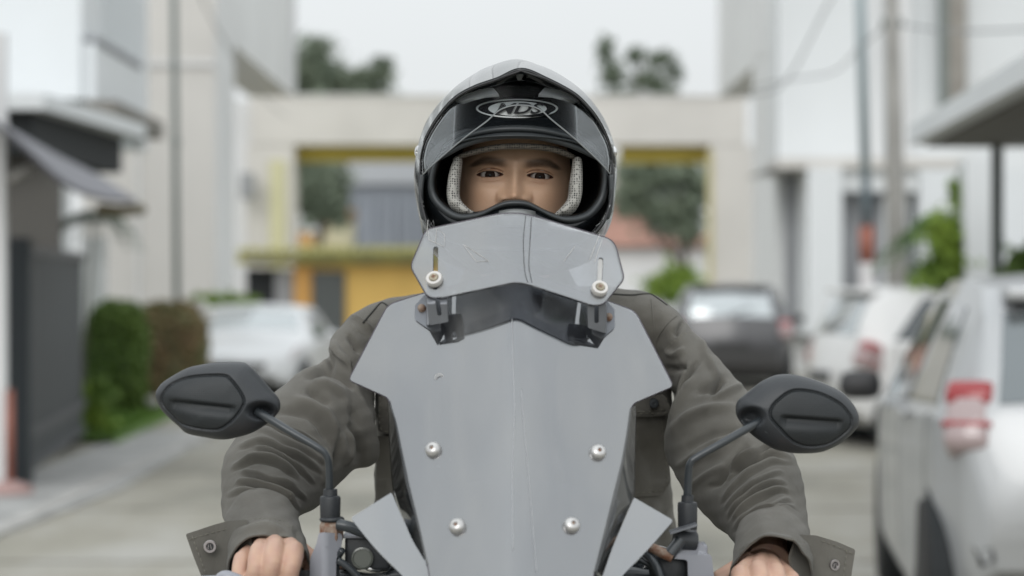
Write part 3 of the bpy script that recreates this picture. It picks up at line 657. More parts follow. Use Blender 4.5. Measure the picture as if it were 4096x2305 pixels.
def make_car(kind, label, loc, rz, paint, cat='car', plate_dark=True, group='parked cars', hscale=1.0):
    c = Car(kind); L = c.L; t = thing('parked_car', label, cat, loc, group=group)
    xs = np.unique(np.r_[[p[0] for p in c.T['top']], np.linspace(0, L, 70)]); vs = np.linspace(-1, 1, 61)
    X, V = np.meshgrid(xs, vs, indexing='ij'); P = c.S(X, V); a, b_ = P.shape[:2]
    fl = gridfaces(a, b_).tolist(); fl += [list(range(b_))[::-1], [(a-1)*b_ + k for k in range(b_)]] + [[i*b_, i*b_ + b_-1, (i+1)*b_+b_-1, (i+1)*b_] for i in range(a-1)]
    me = npmesh(P.reshape(-1, 3), fl); bm = bmesh.new(); bm.from_mesh(me); bmesh.ops.recalc_face_normals(bm, faces=bm.faces); bm.to_mesh(me); bm.free()
    o = link('body', me, paint, t); me.set_sharp_from_angle(angle=R(38))
    # where the greenhouse stands
    if kind == 'hatch': gh = (.45, .52, 1.25, 1.32, 2.25, 2.36, 2.86); rw = (.115, .36)
    elif kind == 'suv': gh = (.3, .42, 1.45, 1.54, 2.5, 2.62, 3.16); rw = (.10, .29)
    else: gh = (1.0, 1.25, 1.85, 1.95, 2.6, 2.72, 3.25); rw = (.74, 1.22)
    def taper(x0, x1, lo, hi, rear):
        def f(X, V):
            u = (X - x0) / (x1 - x0); w_ = (np.abs(V) - .38) / (.565 - .38)   # 0 at cantrail, 1 at belt
            u2 = u * (1 - rear * (1 - w_)) + (rear * (1 - w_) if not lo else 0) if rear else u
            return x0 + u2 * (x1 - x0), V
        return f
    for sg in (-1, 1):
        v0, v1 = sg*.385, sg*.565
        c.add('side_window', t, M['carglass'], gh[1], gh[2], v0, v1, shape=taper(gh[1], gh[2], False, True, .35))
        c.add('side_window', t, M['carglass'], gh[3], gh[4], v0, v1)
        c.add('side_window', t, M['carglass'], gh[4]+.06, gh[5]+.35, sg*.44, v1, shape=taper(gh[4]+.06, gh[5]+.35, True, True, .6))
    k = .28
    c.add('rear_window', t, M['rearglass'] if kind != 'hatch' else M['hatchglass'], rw[0], rw[1], -k, k, n=14)
    c.add('windscreen', t, M['rearglass'], gh[5]-.12, gh[6]+.0, -k, k, n=14)
    if kind != 'sedan':
        q = B(); zr = float(c.top(rw[1]+.08)); q.rbox(-.5, .5, rw[1]-.06, rw[1]+.25, zr-.02, zr+.035, .015); q.build('roof_spoiler', paint, t, smooth=True)
        q = B(); q.tube([(0, rw[0]-.03, float(c.top(rw[0]))+.03), (.32, rw[0]+.06, float(c.top(rw[0]))+.12)], .009, 6); q.build('rear_wiper', M['trimblack'], t, smooth=True)
    # lamps
    hl = .2 if kind != 'sedan' else .18
    for sg in (-1, 1):
        c.add('tail_light', t, M['lamp_red'], .03, .30, sg*.46, sg*.60, off=.016, n=8) if kind == 'sedan' else None
        if kind != 'sedan':
            z0_ = .845 if kind == 'hatch' else .82; xo_ = c.W*(.80 if kind == 'hatch' else .88)
            Ml = Matrix.Translation((sg*xo_, .135 if kind == 'hatch' else .10, 0)) @ Matrix.Rotation(R(16*sg), 4, 'Z') @ Matrix.Rotation(R(-10), 4, 'X')
            Mt = Ml @ Matrix.Translation((0, -.01, z0_+(.085 if kind == 'hatch' else .10))) @ Matrix.Rotation(R(-16), 4, 'X') @ Matrix.Diagonal((1.12, 1.1, 1.12, 1))
            q = B(); q.rbox(-.080, .080, -.11, .13, -.125, .115, .045, Mt); tl_ = q.build('tail_light', M['lamp_clear'], t, smooth=True)
            q = B(); q.rbox(-.083, .083, -.113, .12, .022, .118, .035, Mt); q.build('red_lens', M['lamp_red'], tl_, smooth=True)
            q = B(); q.rbox(-.082, .082, -.112, .12, -.052, -.034, .006, Mt); q.build('red_lens', M['lamp_red'], tl_, smooth=True)
        c.add('headlight', t, M['lamp_clear'], L-.55, L-.16, sg*.42, sg*.60, off=.012, n=8)
        q = B(); mx = sg*(float(c.hw(2.3))+.02); q.rbox(min(mx, mx+sg*.19), max(mx, mx+sg*.19), gh[5]-.25, gh[5]-.13, c.belt(gh[5])-.01, c.belt(gh[5])+.12, .055); q.build('door_mirror', M['trimblack'] if kind != 'sedan' else paint, t, smooth=True)
        for xh in ((gh[2]-.22), (gh[4]-.18)):
            p = c.S(xh, sg*.64); q = B(); q.rbox(min(p[0]-.01, p[0]+sg*.03), max(p[0]-.01, p[0]+sg*.03), xh-.09, xh+.09, p[2]-.015, p[2]+.015, .008); q.build('door_handle', paint, t, smooth=True)
        # door seams
        for xs_ in (gh[2]+.04, gh[4]+.03, gh[0]+.15):
            c.add('door_seam', t, M['trimblack'], xs_, xs_+.012, sg*.585, sg*.95, off=.0015, n=8)
    # wheels in dark arches
    for xw in (.62, L-.72):
        for sg in (-1, 1):
            r_ = .31; xo = float(c.hw(xw))
            Mx = Matrix.Translation((sg*(xo-.20), xw, r_)) @ Matrix.Rotation(R(90*sg), 4, 'Y')
            q = B(); q.lathe([(r_*1.16, 0), (r_*1.16, .195)], Mx, 28); q.build('wheel_arch', M['black'], t, smooth=False)
            wl = B().lathe([(r_*.6, .02), (r_*.96, .02), (r_, .05), (r_, .19), (r_*.95, .215), (r_*.66, .215)], Mx, 28).build('wheel', M['tyre'], t, auto=40)
            q = B(); q.lathe([(r_*.64, .16), (r_*.66, .212), (r_*.60, .205), (r_*.5, .17), (r_*.18, .19), (r_*.15, .21), (.001, .215)], Mx, 28); q.build('rim', M['rim'], wl, auto=40)
            for kk in range(5):
                aa = 2*math.pi*kk/5; Ms = Mx @ Matrix.Rotation(aa, 4, 'Z')
                q = B(); q.box(.03, r_*.6, -.025, .025, .165, .2, Ms); q.build('spoke', M['rim'], wl)
    q = B(); q.box(-c.W*.8, c.W*.8, .35, L-.35, .17, .23); q.build('underbody', M['black'], t)
    # bumpers and plates
    q = B(); q.rbox(-.26, .26, -.012, .03, .64 if kind != 'sedan' else .55, .75 if kind != 'sedan' else .66, .004); q.build('number_plate', mat('plate_black', (.03, .03, .032), .4), t)
    q = B(); q.rbox(-.25, .25, L-.03, L+.008, .36, .46, .004); q.build('number_plate', M['trimblack'], t)
    c.add('bumper_strip', t, M['trimblack'], .004, .05, -.97, -.90, off=.004, n=6)
    q = B(); q.rbox(-.45, .45, L-.05, L+.004, .30, .345, .01); q.build('grille', M['trimblack'], t)
    q = B(); q.rbox(-.38, .38, L-.10, L-.01, .50, .58, .02); q.build('grille', M['trimblack'], t)
    t.scale = (1, 1, hscale); t.rotation_euler = (0, 0, rz)
    return t
silver = car_paint('paint_silver', (.44, .45, .46), .45, .42); white = car_paint('paint_white', (.74, .74, .74), 0, .3)
darkp = car_paint('paint_grey', (.085, .085, .09), .3, .3)
make_car('hatch', 'silver hatchback with red and white tail light, nearest on the right', (2.30, 8.6, 0), R(-5.5), silver)
make_car('suv', 'white estate with black side window behind the silver hatchback', (2.76, 21.8, 0), R(-80), white, hscale=.9)
make_car('suv', 'dark grey people carrier with a wide bright rear window', (2.98, 33.0, 0), R(-5), darkp, hscale=.92)
make_car('sedan', 'white saloon half hidden between the dark and the white car', (4.15, 28.8, 0), R(-38), white, hscale=.93)
make_car('sedan', 'silver saloon facing the camera behind the rider on the left', (-3.25, 34.0, 0), R(178), car_paint('paint_pale_silver', (.66, .67, .68), .1, .35), hscale=.86)
# ================================================================ RIDER
def cloth_material():
    m = mat('olive_twill', (.138, .130, .112), .92, sheen=.12, var=(14, .22)); n, b = nodes(m)
    t = n.nodes.new('ShaderNodeTexCoord')
    w1 = n.nodes.new('ShaderNodeTexWave'); w1.inputs['Scale'].default_value = 700; w1.inputs['Distortion'].default_value = 3.0; w1.bands_direction = 'Z'
    nz = n.nodes.new('ShaderNodeTexNoise'); nz.inputs['Scale'].default_value = 600; nz.inputs['Detail'].default_value = 3
    n2 = n.nodes.new('ShaderNodeTexNoise'); n2.inputs['Scale'].default_value = 28; n2.inputs['Detail'].default_value = 5
    ad = n.nodes.new('ShaderNodeMath'); ad.operation = 'ADD'; b1 = n.nodes.new('ShaderNodeBump'); b1.inputs['Distance'].default_value = .0006; b1.inputs['Strength'].default_value = .5
    b2 = n.nodes.new('ShaderNodeBump'); b2.inputs['Distance'].default_value = .006; b2.inputs['Strength'].default_value = .45
    n.links.new(t.outputs['Object'], w1.inputs['Vector']); n.links.new(t.outputs['Object'], nz.inputs['Vector']); n.links.new(t.outputs['Object'], n2.inputs['Vector'])
    n.links.new(w1.outputs['Fac'], ad.inputs[0]); n.links.new(nz.outputs['Fac'], ad.inputs[1]); n.links.new(ad.outputs[0], b1.inputs['Height'])
    n.links.new(n2.outputs['Fac'], b2.inputs['Height']); n.links.new(b2.outputs[0], b1.inputs['Normal']); n.links.new(b1.outputs[0], b.inputs['Normal'])
    return m
M['cloth'] = cloth_material()
M['thread'] = mat('seam_thread', (.20, .19, .155), .9)
M['seamdark'] = mat('seam_groove', (.03, .03, .027), .9)
M['skin_hand'] = mat('skin_hand', (.52, .335, .245), .5, sub=.12, bump=(60, .6, .0012), var=(28, .14, (.50, .27, .19)))
M['nail'] = mat('nail', (.62, .40, .33), .3)
M['eyewhite'] = None
def vc_skin():
    m = bpy.data.materials.new('skin_face'); m.use_nodes = True; n = m.node_tree; b = n.nodes['Principled BSDF']
    a = n.nodes.new('ShaderNodeVertexColor'); a.layer_name = 'Col'
    n.links.new(a.outputs['Color'], b.inputs['Base Color']); b.inputs['Roughness'].default_value = .5
    b.inputs['Subsurface Weight'].default_value = .08; b.inputs['Subsurface Radius'].default_value = (.004, .002, .001); b.inputs['Subsurface Scale'].default_value = 1
    t = n.nodes.new('ShaderNodeTexCoord'); nb = n.nodes.new('ShaderNodeTexNoise'); nb.inputs['Scale'].default_value = 700; bp = n.nodes.new('ShaderNodeBump'); bp.inputs['Strength'].default_value = .25; bp.inputs['Distance'].default_value = .0004
    n.links.new(t.outputs['Object'], nb.inputs['Vector']); n.links.new(nb.outputs['Fac'], bp.inputs['Height']); n.links.new(bp.outputs[0], b.inputs['Normal'])
    return m
M['skin'] = vc_skin()

person = thing('person', 'rider in an olive jacket and full helmet astride the scooter, hands on the bar', 'person', (0.02, 3.35, 0))

# ---- face and head: one closed surface, front half shaped by a depth field
HC = np.array(W(2060, 705, 3.10)); ROLL = math.radians(2.0)
def gss(x, z, cx, cz, sx, sz): return np.exp(-((x-cx)/sx)**2 - ((z-cz)/sz)**2)
EYES = ((-.0322, .0008), (.0322, .0008)); ER = .0122
def lids(x, side):
    """upper and lower edge of the eye opening; x measured from the eye centre, outward positive"""
    t = np.clip(x / .0174, -1, 1)
    up = .0043 * (1 - t**2) ** .75 + .0002 - .0006 * t
    lo = -.0029 * (1 - t**2) ** .8 + .0002 - .0006 * t
    return up, lo
def facefield(x, z):
    h = np.zeros_like(x)      # metres towards the camera
    s = np.clip((.012 - z) / .044, 0, 1)
    ridge = (.0055 + .0165 * s ** 1.25)
    wdt = .0068 + .0040 * s ** 2
    fade = 1 / (1 + np.exp(-(z + .0355) / .0018)) * (1 / (1 + np.exp((z - .016) / .005)))
    h += ridge * np.exp(-(np.abs(x) / wdt) ** 2.2) * fade
    h += .0105 * gss(x, z, 0, -.0250, .0120, .0078)
    for sg in (-1, 1):
        h += .0092 * gss(x, z, sg*.0155, -.0292, .0070, .0070)
        h -= .0150 * gss(x, z, sg*.0085, -.0345, .0042, .0022)
        h -= .0010 * gss(x, z, sg*.0235, -.030, .0040, .009)
        h += .0042 * gss(x, z, sg*.030, .0205, .019, .0062)
        h -= .0075 * gss(x, z, sg*.031, .003, .0185, .0115)
        h -= .0050 * gss(x, z, sg*.0150, .0035, .0060, .0085)
        h += .0042 * gss(x, z, sg*.043, -.024, .022, .020)
        h -= .0012 * gss(x, z, sg*.026, -.0125, .014, .0040)
        h -= .0045 * gss(x, z, sg*.060, .005, .012, .014)
    h += .0022 * gss(x, z, 0, .020, .010, .008)
    h += .006 * gss(x, z, 0, -.060, .022, .012) + .006 * gss(x, z, 0, -.085, .02, .012)
    h -= .003 * gss(x, z, 0, -.0615, .024, .0018)
    return h
nu, nv = 380, 460
u = np.linspace(-1, 1, nu); v = np.linspace(-1, 1, nv)
# finer towards the eyes and nose
u = .72*u + .28*u**3; v = .78*v + .22*v**3
U, Vv = np.meshgrid(u, v, indexing='ij')
x = .0760 * U * np.sqrt(1 - Vv**2/2) ; z = -.018 + .122 * Vv * np.sqrt(1 - U**2/2)
rr = np.clip(1 - (np.abs(x)/.0765)**2.5 - (np.abs(z+.018)/.1225)**2.6, 0, 1)
front = .086 * rr ** .45
edge = np.clip(rr / .12, 0, 1); edge = edge*edge*(3-2*edge)
h = front - .086 + facefield(x, z) * edge       # 0 = face plane at depth 3.10
cen = {}
for (ex, ez), sg in zip(EYES, (-1, 1)):
    i0 = np.unravel_index(np.argmin((x-ex)**2 + (z-ez)**2), x.shape)
    hs0 = h[i0] ; ec = hs0 - ER + .0036; cen[sg] = ec
    r2 = (x-ex)**2 + (z-ez)**2
    ball = np.where(r2 < (ER+.0011)**2, ec + np.sqrt(np.clip((ER+.0011)**2 - r2, 0, None)), -1)
    wl = np.exp(-((x-ex)/.0185)**4 - ((z-ez-.0008)/.0090)**4)
    h = np.where(ball > h, h + (ball-h)*wl, h)
    xo = (x-ex)*sg
    up, lo = lids(xo, sg)
    crease = up + .0030 + .0008*(1-(np.clip(xo/.017, -1, 1))**2)
    h -= .0013 * np.exp(-((z-ez-crease)/.0007)**2) * (np.abs(xo) < .0172)
    h += .0007 * np.exp(-((z-ez-crease-.0018)/.0012)**2) * np.exp(-(xo/.018)**4)
    h -= .0008 * np.exp(-((z-ez-lo+.0048)/.0010)**2) * np.exp(-(xo/.014)**4)
    ins = np.clip(np.minimum(up-(z-ez), (z-ez)-lo) / .0004, 0, 1) * (np.abs(xo) < .0168)
    h -= .010 * ins
    EYEMASK = (ins if sg == -1 else np.maximum(EYEMASK, ins))
c_, s_ = math.cos(ROLL), math.sin(ROLL)
def place(xx, hh, zz): return np.stack([HC[0] + xx*c_ + zz*s_, HC[1] - hh, HC[2] + zz*c_ - xx*s_], -1)
Vf = place(x, h, z).reshape(-1, 3)
hb = -.086 - .100 * rr ** .5
Vb = place(x, hb, z).reshape(-1, 3)
ff = gridfaces(nu, nv)
faces = np.vstack([ff[:, ::-1], ff + nu*nv])
# colour of the skin; shade of lid creases, nostrils and nose wings painted in
rs = np.random.RandomState(2)
base = np.array([.60, .395, .27]); col = np.ones((nu, nv, 3)) * base
def blend(mask, c, k=1.0):
    global col; mask = np.clip(mask * k, 0, 1)[..., None]; col = col * (1-mask) + np.array(c) * mask
blend(gss(x, z, 0, -.030, .014, .010), (.52, .30, .19), .5)
for sg in (-1, 1):
    blend(gss(x, z, sg*.043, -.028, .016, .013), (.55, .33, .215), .6)
    ex, ez = EYES[0] if sg < 0 else EYES[1]; xo = (x-ex)*sg
    up, lo = lids(xo, sg); zz = z - ez
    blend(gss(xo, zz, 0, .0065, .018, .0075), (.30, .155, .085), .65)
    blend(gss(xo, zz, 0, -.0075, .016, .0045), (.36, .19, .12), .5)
    # eyebrow: arched band of hair
    bc = .0158 + .0028*np.exp(-((xo-.004)/.014)**2) - .0035*np.clip((xo-.012)/.014, 0, 1.5) - .0004
    bw = .0054*np.clip(1-(np.clip(xo-.006, 0, 1)/.023)**1.5, 0, 1)**.7 + .0004
    br = np.exp(-((zz-bc)/bw)**4) * (1/(1+np.exp(-(xo+.0195)/.0026))) * (1/(1+np.exp((xo-.0260)/.0016)))
    br *= .80 + .20*np.clip(.5 + .5*np.sin(x*3200+z*1500)+.4*rs.randn(*x.shape), 0, 1)
    blend(br, (.020, .014, .011), .93)
    # lash line and wet rim
    blend(np.exp(-((zz-up-.0002)/.0008)**2) * (np.abs(xo) < .0172), (.018, .010, .008), 1.3)
    blend(np.exp(-((zz-lo+.0002)/.0005)**2) * (np.abs(xo) < .016), (.10, .045, .035), .8)
    crease = up + .0030 + .0008*(1-(np.clip(xo/.017, -1, 1))**2)
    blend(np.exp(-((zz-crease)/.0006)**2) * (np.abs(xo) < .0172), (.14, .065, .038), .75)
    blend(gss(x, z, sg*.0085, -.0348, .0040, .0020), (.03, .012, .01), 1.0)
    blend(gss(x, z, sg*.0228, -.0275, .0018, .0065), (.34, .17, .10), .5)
blend(gss(x, z, 0, -.0615, .024, .007), (.42, .17, .14), .9)
blend(np.clip((z - .062)/.006, 0, 1), (.012, .010, .009), 1)      # hair line under the helmet
blend(EYEMASK, (.22, .08, .06), .9)
col *= (1 + .05*rs.randn(nu, nv, 1) * .6)
me = npmesh(np.vstack([Vf, Vb]), faces)
ca = me.color_attributes.new('Col', 'FLOAT_COLOR', 'POINT')
hairc = np.ones((nu, nv, 3)) * np.array([.012, .010, .009]); nk = (z < -.05); hairc[nk] = base
cc = np.ones((2*nu*nv, 4)); cc[:nu*nv, :3] = np.clip(col.reshape(-1, 3), 0, 1); cc[nu*nv:, :3] = hairc.reshape(-1, 3)
# neck and hands join the same body mesh
def hand_mesh(side):
    """fist closed round the grip; knuckle line and fingers from the reference"""
    q = B()
    if side < 0:
        K = [(968, 2212, 2.735), (1036, 2176, 2.725), (1102, 2160, 2.722), (1176, 2172, 2.725)]
        fr = [36, 40, 42, 42]; wrist = (1085, 2135, 2.86); drop = 150; lean = -22; th = (1235, 2290, 2.74)
    else:
        K = [(2962, 2268, 2.715), (3034, 2250, 2.715), (3104, 2260, 2.72), (3166, 2290, 2.73)]
        fr = [41, 41, 39, 34]; wrist = (3060, 2225, 2.85); drop = 135; lean = 14; th = (2900, 2360, 2.74)
    pxm = 2.72 / F
    for (kx, ky, kd), f_ in zip(K, fr):
        r_ = f_ * pxm
        Pm = Vector(W(kx, ky + f_*.75, kd)); P1 = Vector(W(kx + lean*.4, ky + drop*.55, kd - .026)); P2 = Vector(W(kx + lean, ky + drop, kd - .024)); P3 = Vector(W(kx + lean*1.1, ky + drop*1.55, kd + .004)); P4 = Vector(W(kx + lean*1.1, ky + drop*1.50, kd + .028)); P5 = Vector(W(kx+lean, ky+drop*1.2, kd+.032))
        pts = cr_spline(np.array([Pm, P1, P2, P3, P4, P5]), 22)
        rad = np.interp(np.linspace(0, 1, 22), [0, .1, .3, .42, .55, .75, .9, 1], np.array([.98, 1.02, .90, .99, .86, .84, .74, .45])*r_)
        q.tube(pts, rad, 14); q.sphere(Pm, r_*1.0, 8); q.sphere(pts[-1], r_*.5, 6)
        wq = Vector(W(*wrist)); wk = Pm.lerp(wq, .9)
        q.tube([Pm, Pm.lerp(wk, .5) + Vector((0, 0, .002)), wk], [r_*.95, r_*.98, r_*1.0], 12)
    wq = Vector(W(*wrist)); fw = Vector((0, .16, .06)) + Vector((0.0, 0, 0))
    q.tube([wq - fw*.15, wq + fw*.5, wq + fw], [.029, .027, .03], 18)
    inner = Vector(W(*th)); Ki = Vector(W(*K[3 if side < 0 else 0]))
    q.tube([wq.lerp(Ki, .45), inner + Vector((0, .05, .006)), inner + Vector((0, .035, -.012)), inner + Vector((0, .0, -.030))], [.014, .0125, .0115, .009], 12)
    me_ = bpy.data.meshes.new('h'); me_.from_pydata(q.v, [], q.f)
    o = bpy.data.objects.new('h', me_); COL.objects.link(o)
    md = o.modifiers.new('r', 'REMESH'); md.mode = 'VOXEL'; md.voxel_size = .0014
    m2 = o.modifiers.new('s', 'SMOOTH'); m2.factor = .6; m2.iterations = 7
    bpy.context.view_layer.update(); ev = o.evaluated_get(bpy.context.evaluated_depsgraph_get()); nm = ev.to_mesh()
    V_ = np.zeros(len(nm.vertices)*3); nm.vertices.foreach_get('co', V_); V_ = V_.reshape(-1, 3)
    F_ = [list(p.vertices) for p in nm.polygons]; ev.to_mesh_clear(); bpy.data.objects.remove(o)
    return V_, F_
allV = [np.vstack([Vf, Vb])]; allF = faces.tolist(); off = len(allV[0]); cols = [cc]
def jointube(pts, rad, n=24):
    q = B(); q.tube([tuple(p) for p in pts], rad, n); return np.array(q.v), q.f
sh = Vector(W(2070, 1200, 3.30))
parts = [jointube([W(2060, 900, 3.20), W(2065, 1080, 3.26), W(2070, 1300, 3.31)], [.058, .054, .055]),
         jointube([W(2075, 1290, 3.33), W(2080, 1500, 3.33), W(2085, 2000, 3.33), W(2090, 2500, 3.34)], [.07, .10, .10, .105]),
         jointube([W(1640, 1330, 3.32), W(1490, 1420, 3.26), W(1365, 1590, 3.19), W(1170, 1800, 3.06), W(1080, 2000, 2.92), W(1085, 2120, 2.87)], [.026, .028, .03, .033, .03, .026]),
         jointube([W(2500, 1310, 3.33), W(2650, 1360, 3.27), W(2745, 1490, 3.22), W(2810, 1610, 3.17), W(2960, 1820, 3.06), W(3060, 2020, 2.92), W(3060, 2190, 2.87)], [.022, .022, .024, .027, .031, .03, .026]),
         hand_mesh(-1), hand_mesh(1)]
for V_, F_ in parts:
    allV.append(V_); allF += [[off + k for k in f] for f in F_]; off += len(V_)
    c4 = np.ones((len(V_), 4)); c4[:, :3] = (.56, .365, .265)
    pxs, pys = to_px(V_); nrm = .5 + .5*np.sin(V_[:, 0]*330)*np.sin(V_[:, 2]*290+1)
    c4[:, :3] *= (1 - .07*nrm)[:, None] * np.array([1, 1, 1]); c4[:, 1] *= 1 - .05*nrm
    cols.append(c4)
me = npmesh(np.vstack(allV), allF); ca = me.color_attributes.new('Col', 'FLOAT_COLOR', 'POINT'); ca.data.foreach_set('color', np.vstack(cols).astype(np.float32).ravel())
bm = bmesh.new(); bm.from_mesh(me); bmesh.ops.recalc_face_normals(bm, faces=bm.faces); bm.to_mesh(me); bm.free()
body = link('body', me, M['skin'], person)
# eyeballs: white, iris, pupil as their own surfaces
iris = mat('iris_brown', (.016, .008, .005), .4, spec=.12); pup = mat('pupil', (.003, .003, .003), .12, spec=.4)
scl = mat('eye_white', (.46, .42, .39), .3, var=(200, .1)); 
for (ex, ez), sg in zip(EYES, (-1, 1)):
    P0 = place(np.array(ex), np.array(cen[sg]), np.array(ez)); q = B()
    look = Vector((-P0[0], -P0[1], (CAMZ-P0[2]))).normalized()
    Mx = Matrix.Translation(Vector(P0)) @ look.to_track_quat('Z', 'Y').to_matrix().to_4x4()
    q.lathe([(ER*math.sin(a)+1e-5, ER*math.cos(a)) for a in np.linspace(.0, math.pi, 28)], Mx, 36); e_ = q.build('eye', scl, body, smooth=True)
    q = B(); q.lathe([(1e-5, ER+.0006)] + [(.0069*k, ER*math.cos(math.asin(min(1, .0069*k/ER)))+.0004*(1-k)+.00012) for k in (.3, .6, .85, 1)], Mx, 32); q.build('iris', iris, e_, smooth=True)
    q = B(); q.lathe([(1e-5, ER+.0008), (.0012, ER+.00075), (.0024, ER+.0004)], Mx, 24); q.build('pupil', pup, e_, smooth=True)

# ---- jacket
def fold_disp(folds, gain=1.0):
    F_ = [(np.array(p, float), w_, a_) for p, w_, a_ in folds]
    segs = []
    for p, w_, a_ in F_:
        Q = cr_spline(p, 10 * len(p)) if len(p) > 2 else p; Q = arc_resample(Q, 24)
        segs.append((Q, w_, a_))
    def f(G, ph):
        du = np.gradient(G, axis=0); dv = np.gradient(np.concatenate([G[:, -1:], G, G[:, :1]], 1), axis=1)[:, 1:-1]
        N_ = np.cross(du, dv); N_ /= np.linalg.norm(N_, axis=-1)[..., None] + 1e-9
        cen_ = G.mean(1, keepdims=True); sgn = np.sign((N_ * (G - cen_)).sum(-1))
        sgn = np.sign(np.median(sgn)); N_ = N_ * sgn
        px, py = to_px(G); fr = np.clip(-N_[..., 1] * 2.2 + .35, 0, 1)
        h = np.zeros(px.shape)
        for Q, w_, a_ in segs:
            bx0, by0 = Q.min(0) - 3*w_; bx1, by1 = Q.max(0) + 3*w_
            mk = (px > bx0) & (px < bx1) & (py > by0) & (py < by1)
            if not mk.any(): continue
            X = np.stack([px[mk], py[mk]], -1); best = np.full(len(X), 1e9); tt = np.zeros(len(X))
            for i in range(len(Q)-1):
                a, b_ = Q[i], Q[i+1]; ab = b_-a; t = np.clip(((X-a)@ab)/(ab@ab+1e-9), 0, 1)
                d2 = ((X - a - t[:, None]*ab)**2).sum(1); up = d2 < best; best[up] = d2[up]; tt[up] = (i+t[up])/(len(Q)-1)
            taper = np.clip(np.minimum(tt, 1-tt)*4, 0, 1) ** .7 * .85 + .15
            h[mk] += a_ * np.exp(-best/w_**2) * taper
        # gentle slack everywhere
        sl = .0016*np.sin(px*.021 + 1.7*np.sin(py*.011)) * np.sin(py*.017 + 1.3*np.sin(px*.009)) + .0007*np.sin(px*.05+py*.043)*np.sin(py*.061-px*.02)
        return G + N_ * ((h*1.85*gain*fr + sl)[..., None])
    return f
c = .001
def fan(outer, inner, n, w_, a_, seed, sag=28, conv=(None, .5)):
    """folds that gather at the inside of the elbow and spread over the outside"""
    rs = random.Random(seed); O = arc_resample(np.array(outer, float), n); I = arc_resample(np.array(inner, float), n); o = []
    for k in range(n):
        a = O[k] + np.array([rs.uniform(-14, 14), rs.uniform(-20, 20)]); b_ = I[k] + np.array([rs.uniform(-8, 8), rs.uniform(-14, 14)])
        m_ = (a+b_)/2 + np.array([0, -sag*rs.uniform(.35, 1.5)]); q1 = (a+m_)/2 + np.array([0, -sag*.42]); q2 = (b_+m_)/2 + np.array([0, -sag*.30])
        k_ = rs.random()
        if k_ < .35: a = a*.35 + q1*.65
        elif k_ < .6: b_ = b_*.4 + q2*.6
        amp = a_*rs.uniform(.45, 1.5); o.append(([tuple(a), tuple(q1), tuple(m_), tuple(q2), tuple(b_)], w_*rs.uniform(.8, 1.6), amp))
        dn = np.array([0, w_*1.75]); o.append(([tuple(p + dn) for p in (a, q1, m_, q2, b_)], w_*.75, -amp*.75))
    return o
LF = fan([(985,1690),(940,1790),(918,1880),(912,1990)], [(1335,1840),(1270,1900),(1225,1985),(1195,2070)], 8, 8.5, 3.5*c, 4, 52) + [
 ([(1162,1587),(1286,1650),(1343,1740),(1380,1837)], 20, 5.5*c), ([(1224,1560),(1270,1580),(1318,1622)], 15, -5*c), ([(1080,1650),(1180,1640),(1270,1690),(1330,1790)], 16, -4.5*c),
 ([(1389,1341),(1415,1375),(1441,1414)], 11, -5*c), ([(1225,1512),(1265,1490),(1305,1478),(1375,1509),(1420,1560)], 14, -7*c), ([(1330,1365),(1364,1425),(1415,1490)], 13, 4.5*c),
 ([(1205,1490),(1280,1462),(1340,1410)], 14, 4.5*c), ([(1403,1268),(1445,1285),(1493,1323)], 10, 3.5*c), ([(1330,1560),(1400,1620),(1440,1720)], 18, -4.5*c), ([(1250,1525),(1350,1565),(1420,1650)], 17, 5*c),
 ([(1400,1690),(1440,1780),(1430,1860)], 18, -5*c), ([(1460,1450),(1480,1540),(1500,1640)], 18, -5*c), ([(1330,1880),(1352,1800),(1345,1720)], 13, -5*c), ([(1290,1940),(1305,1870),(1300,1790)], 11, 4.5*c), ([(1380,1860),(1400,1790),(1390,1720)], 12, 4*c), ([(1290,1400),(1320,1440),(1330,1480)], 12, -4*c)]
RF = fan([(3135,1790),(3180,1870),(3208,1960),(3226,2060)], [(2860,1930),(2890,2000),(2925,2070),(2950,2150)], 8, 8.5, 3.5*c, 9, 50) + [
 ([(2677,1724),(2796,1650),(2952,1631)], 20, 5*c), ([(2790,1572),(2850,1545),(2902,1512)], 14, -6*c), ([(2827,1949),(2865,1930),(2921,1862),(2996,1774)], 12, -7*c), ([(2740,1800),(2850,1740),(2980,1720)], 18, -4*c), ([(2760,1830),(2860,1775),(2990,1750)], 14, 3.5*c),
 ([(2735,1290),(2715,1315),(2693,1344)], 10, -4.5*c), ([(2664,1473),(2700,1478),(2743,1464)], 12, -6*c), ([(2797,1439),(2747,1497),(2690,1580)], 11, -5.5*c), ([(2793,1348),(2826,1431),(2871,1506)], 13, 4.5*c),
 ([(2775,1510),(2720,1600),(2680,1680)], 14, 4.5*c), ([(2838,1576),(2870,1545),(2896,1510)], 14, -5*c), ([(2850,1600),(2930,1560),(2970,1535)], 13, 4*c), ([(2700,1870),(2780,1835),(2880,1800),(2960,1740)], 16, 4*c),
 ([(2760,1950),(2820,1905),(2900,1860)], 13, 3.5*c), ([(2660,1400),(2700,1418),(2740,1390)], 12, 3.5*c), ([(2650,1640),(2700,1560),(2760,1500)], 10, -3*c)]
TF = [([(2560,1750),(2600,1850),(2650,1950)], 30, -3*c), ([(2640,2010),(2600,2080),(2560,2180)], 22, 4*c), ([(2690,2020),(2660,2100),(2640,2200)], 18, -4*c),
      ([(1510,1760),(1530,1850),(1515,1950)], 22, 3.5*c), ([(2625,1200),(2612,1300),(2620,1380)], 10, -3*c), ([(2606,1185),(2596,1290),(2605,1400)], 9, 2*c)]
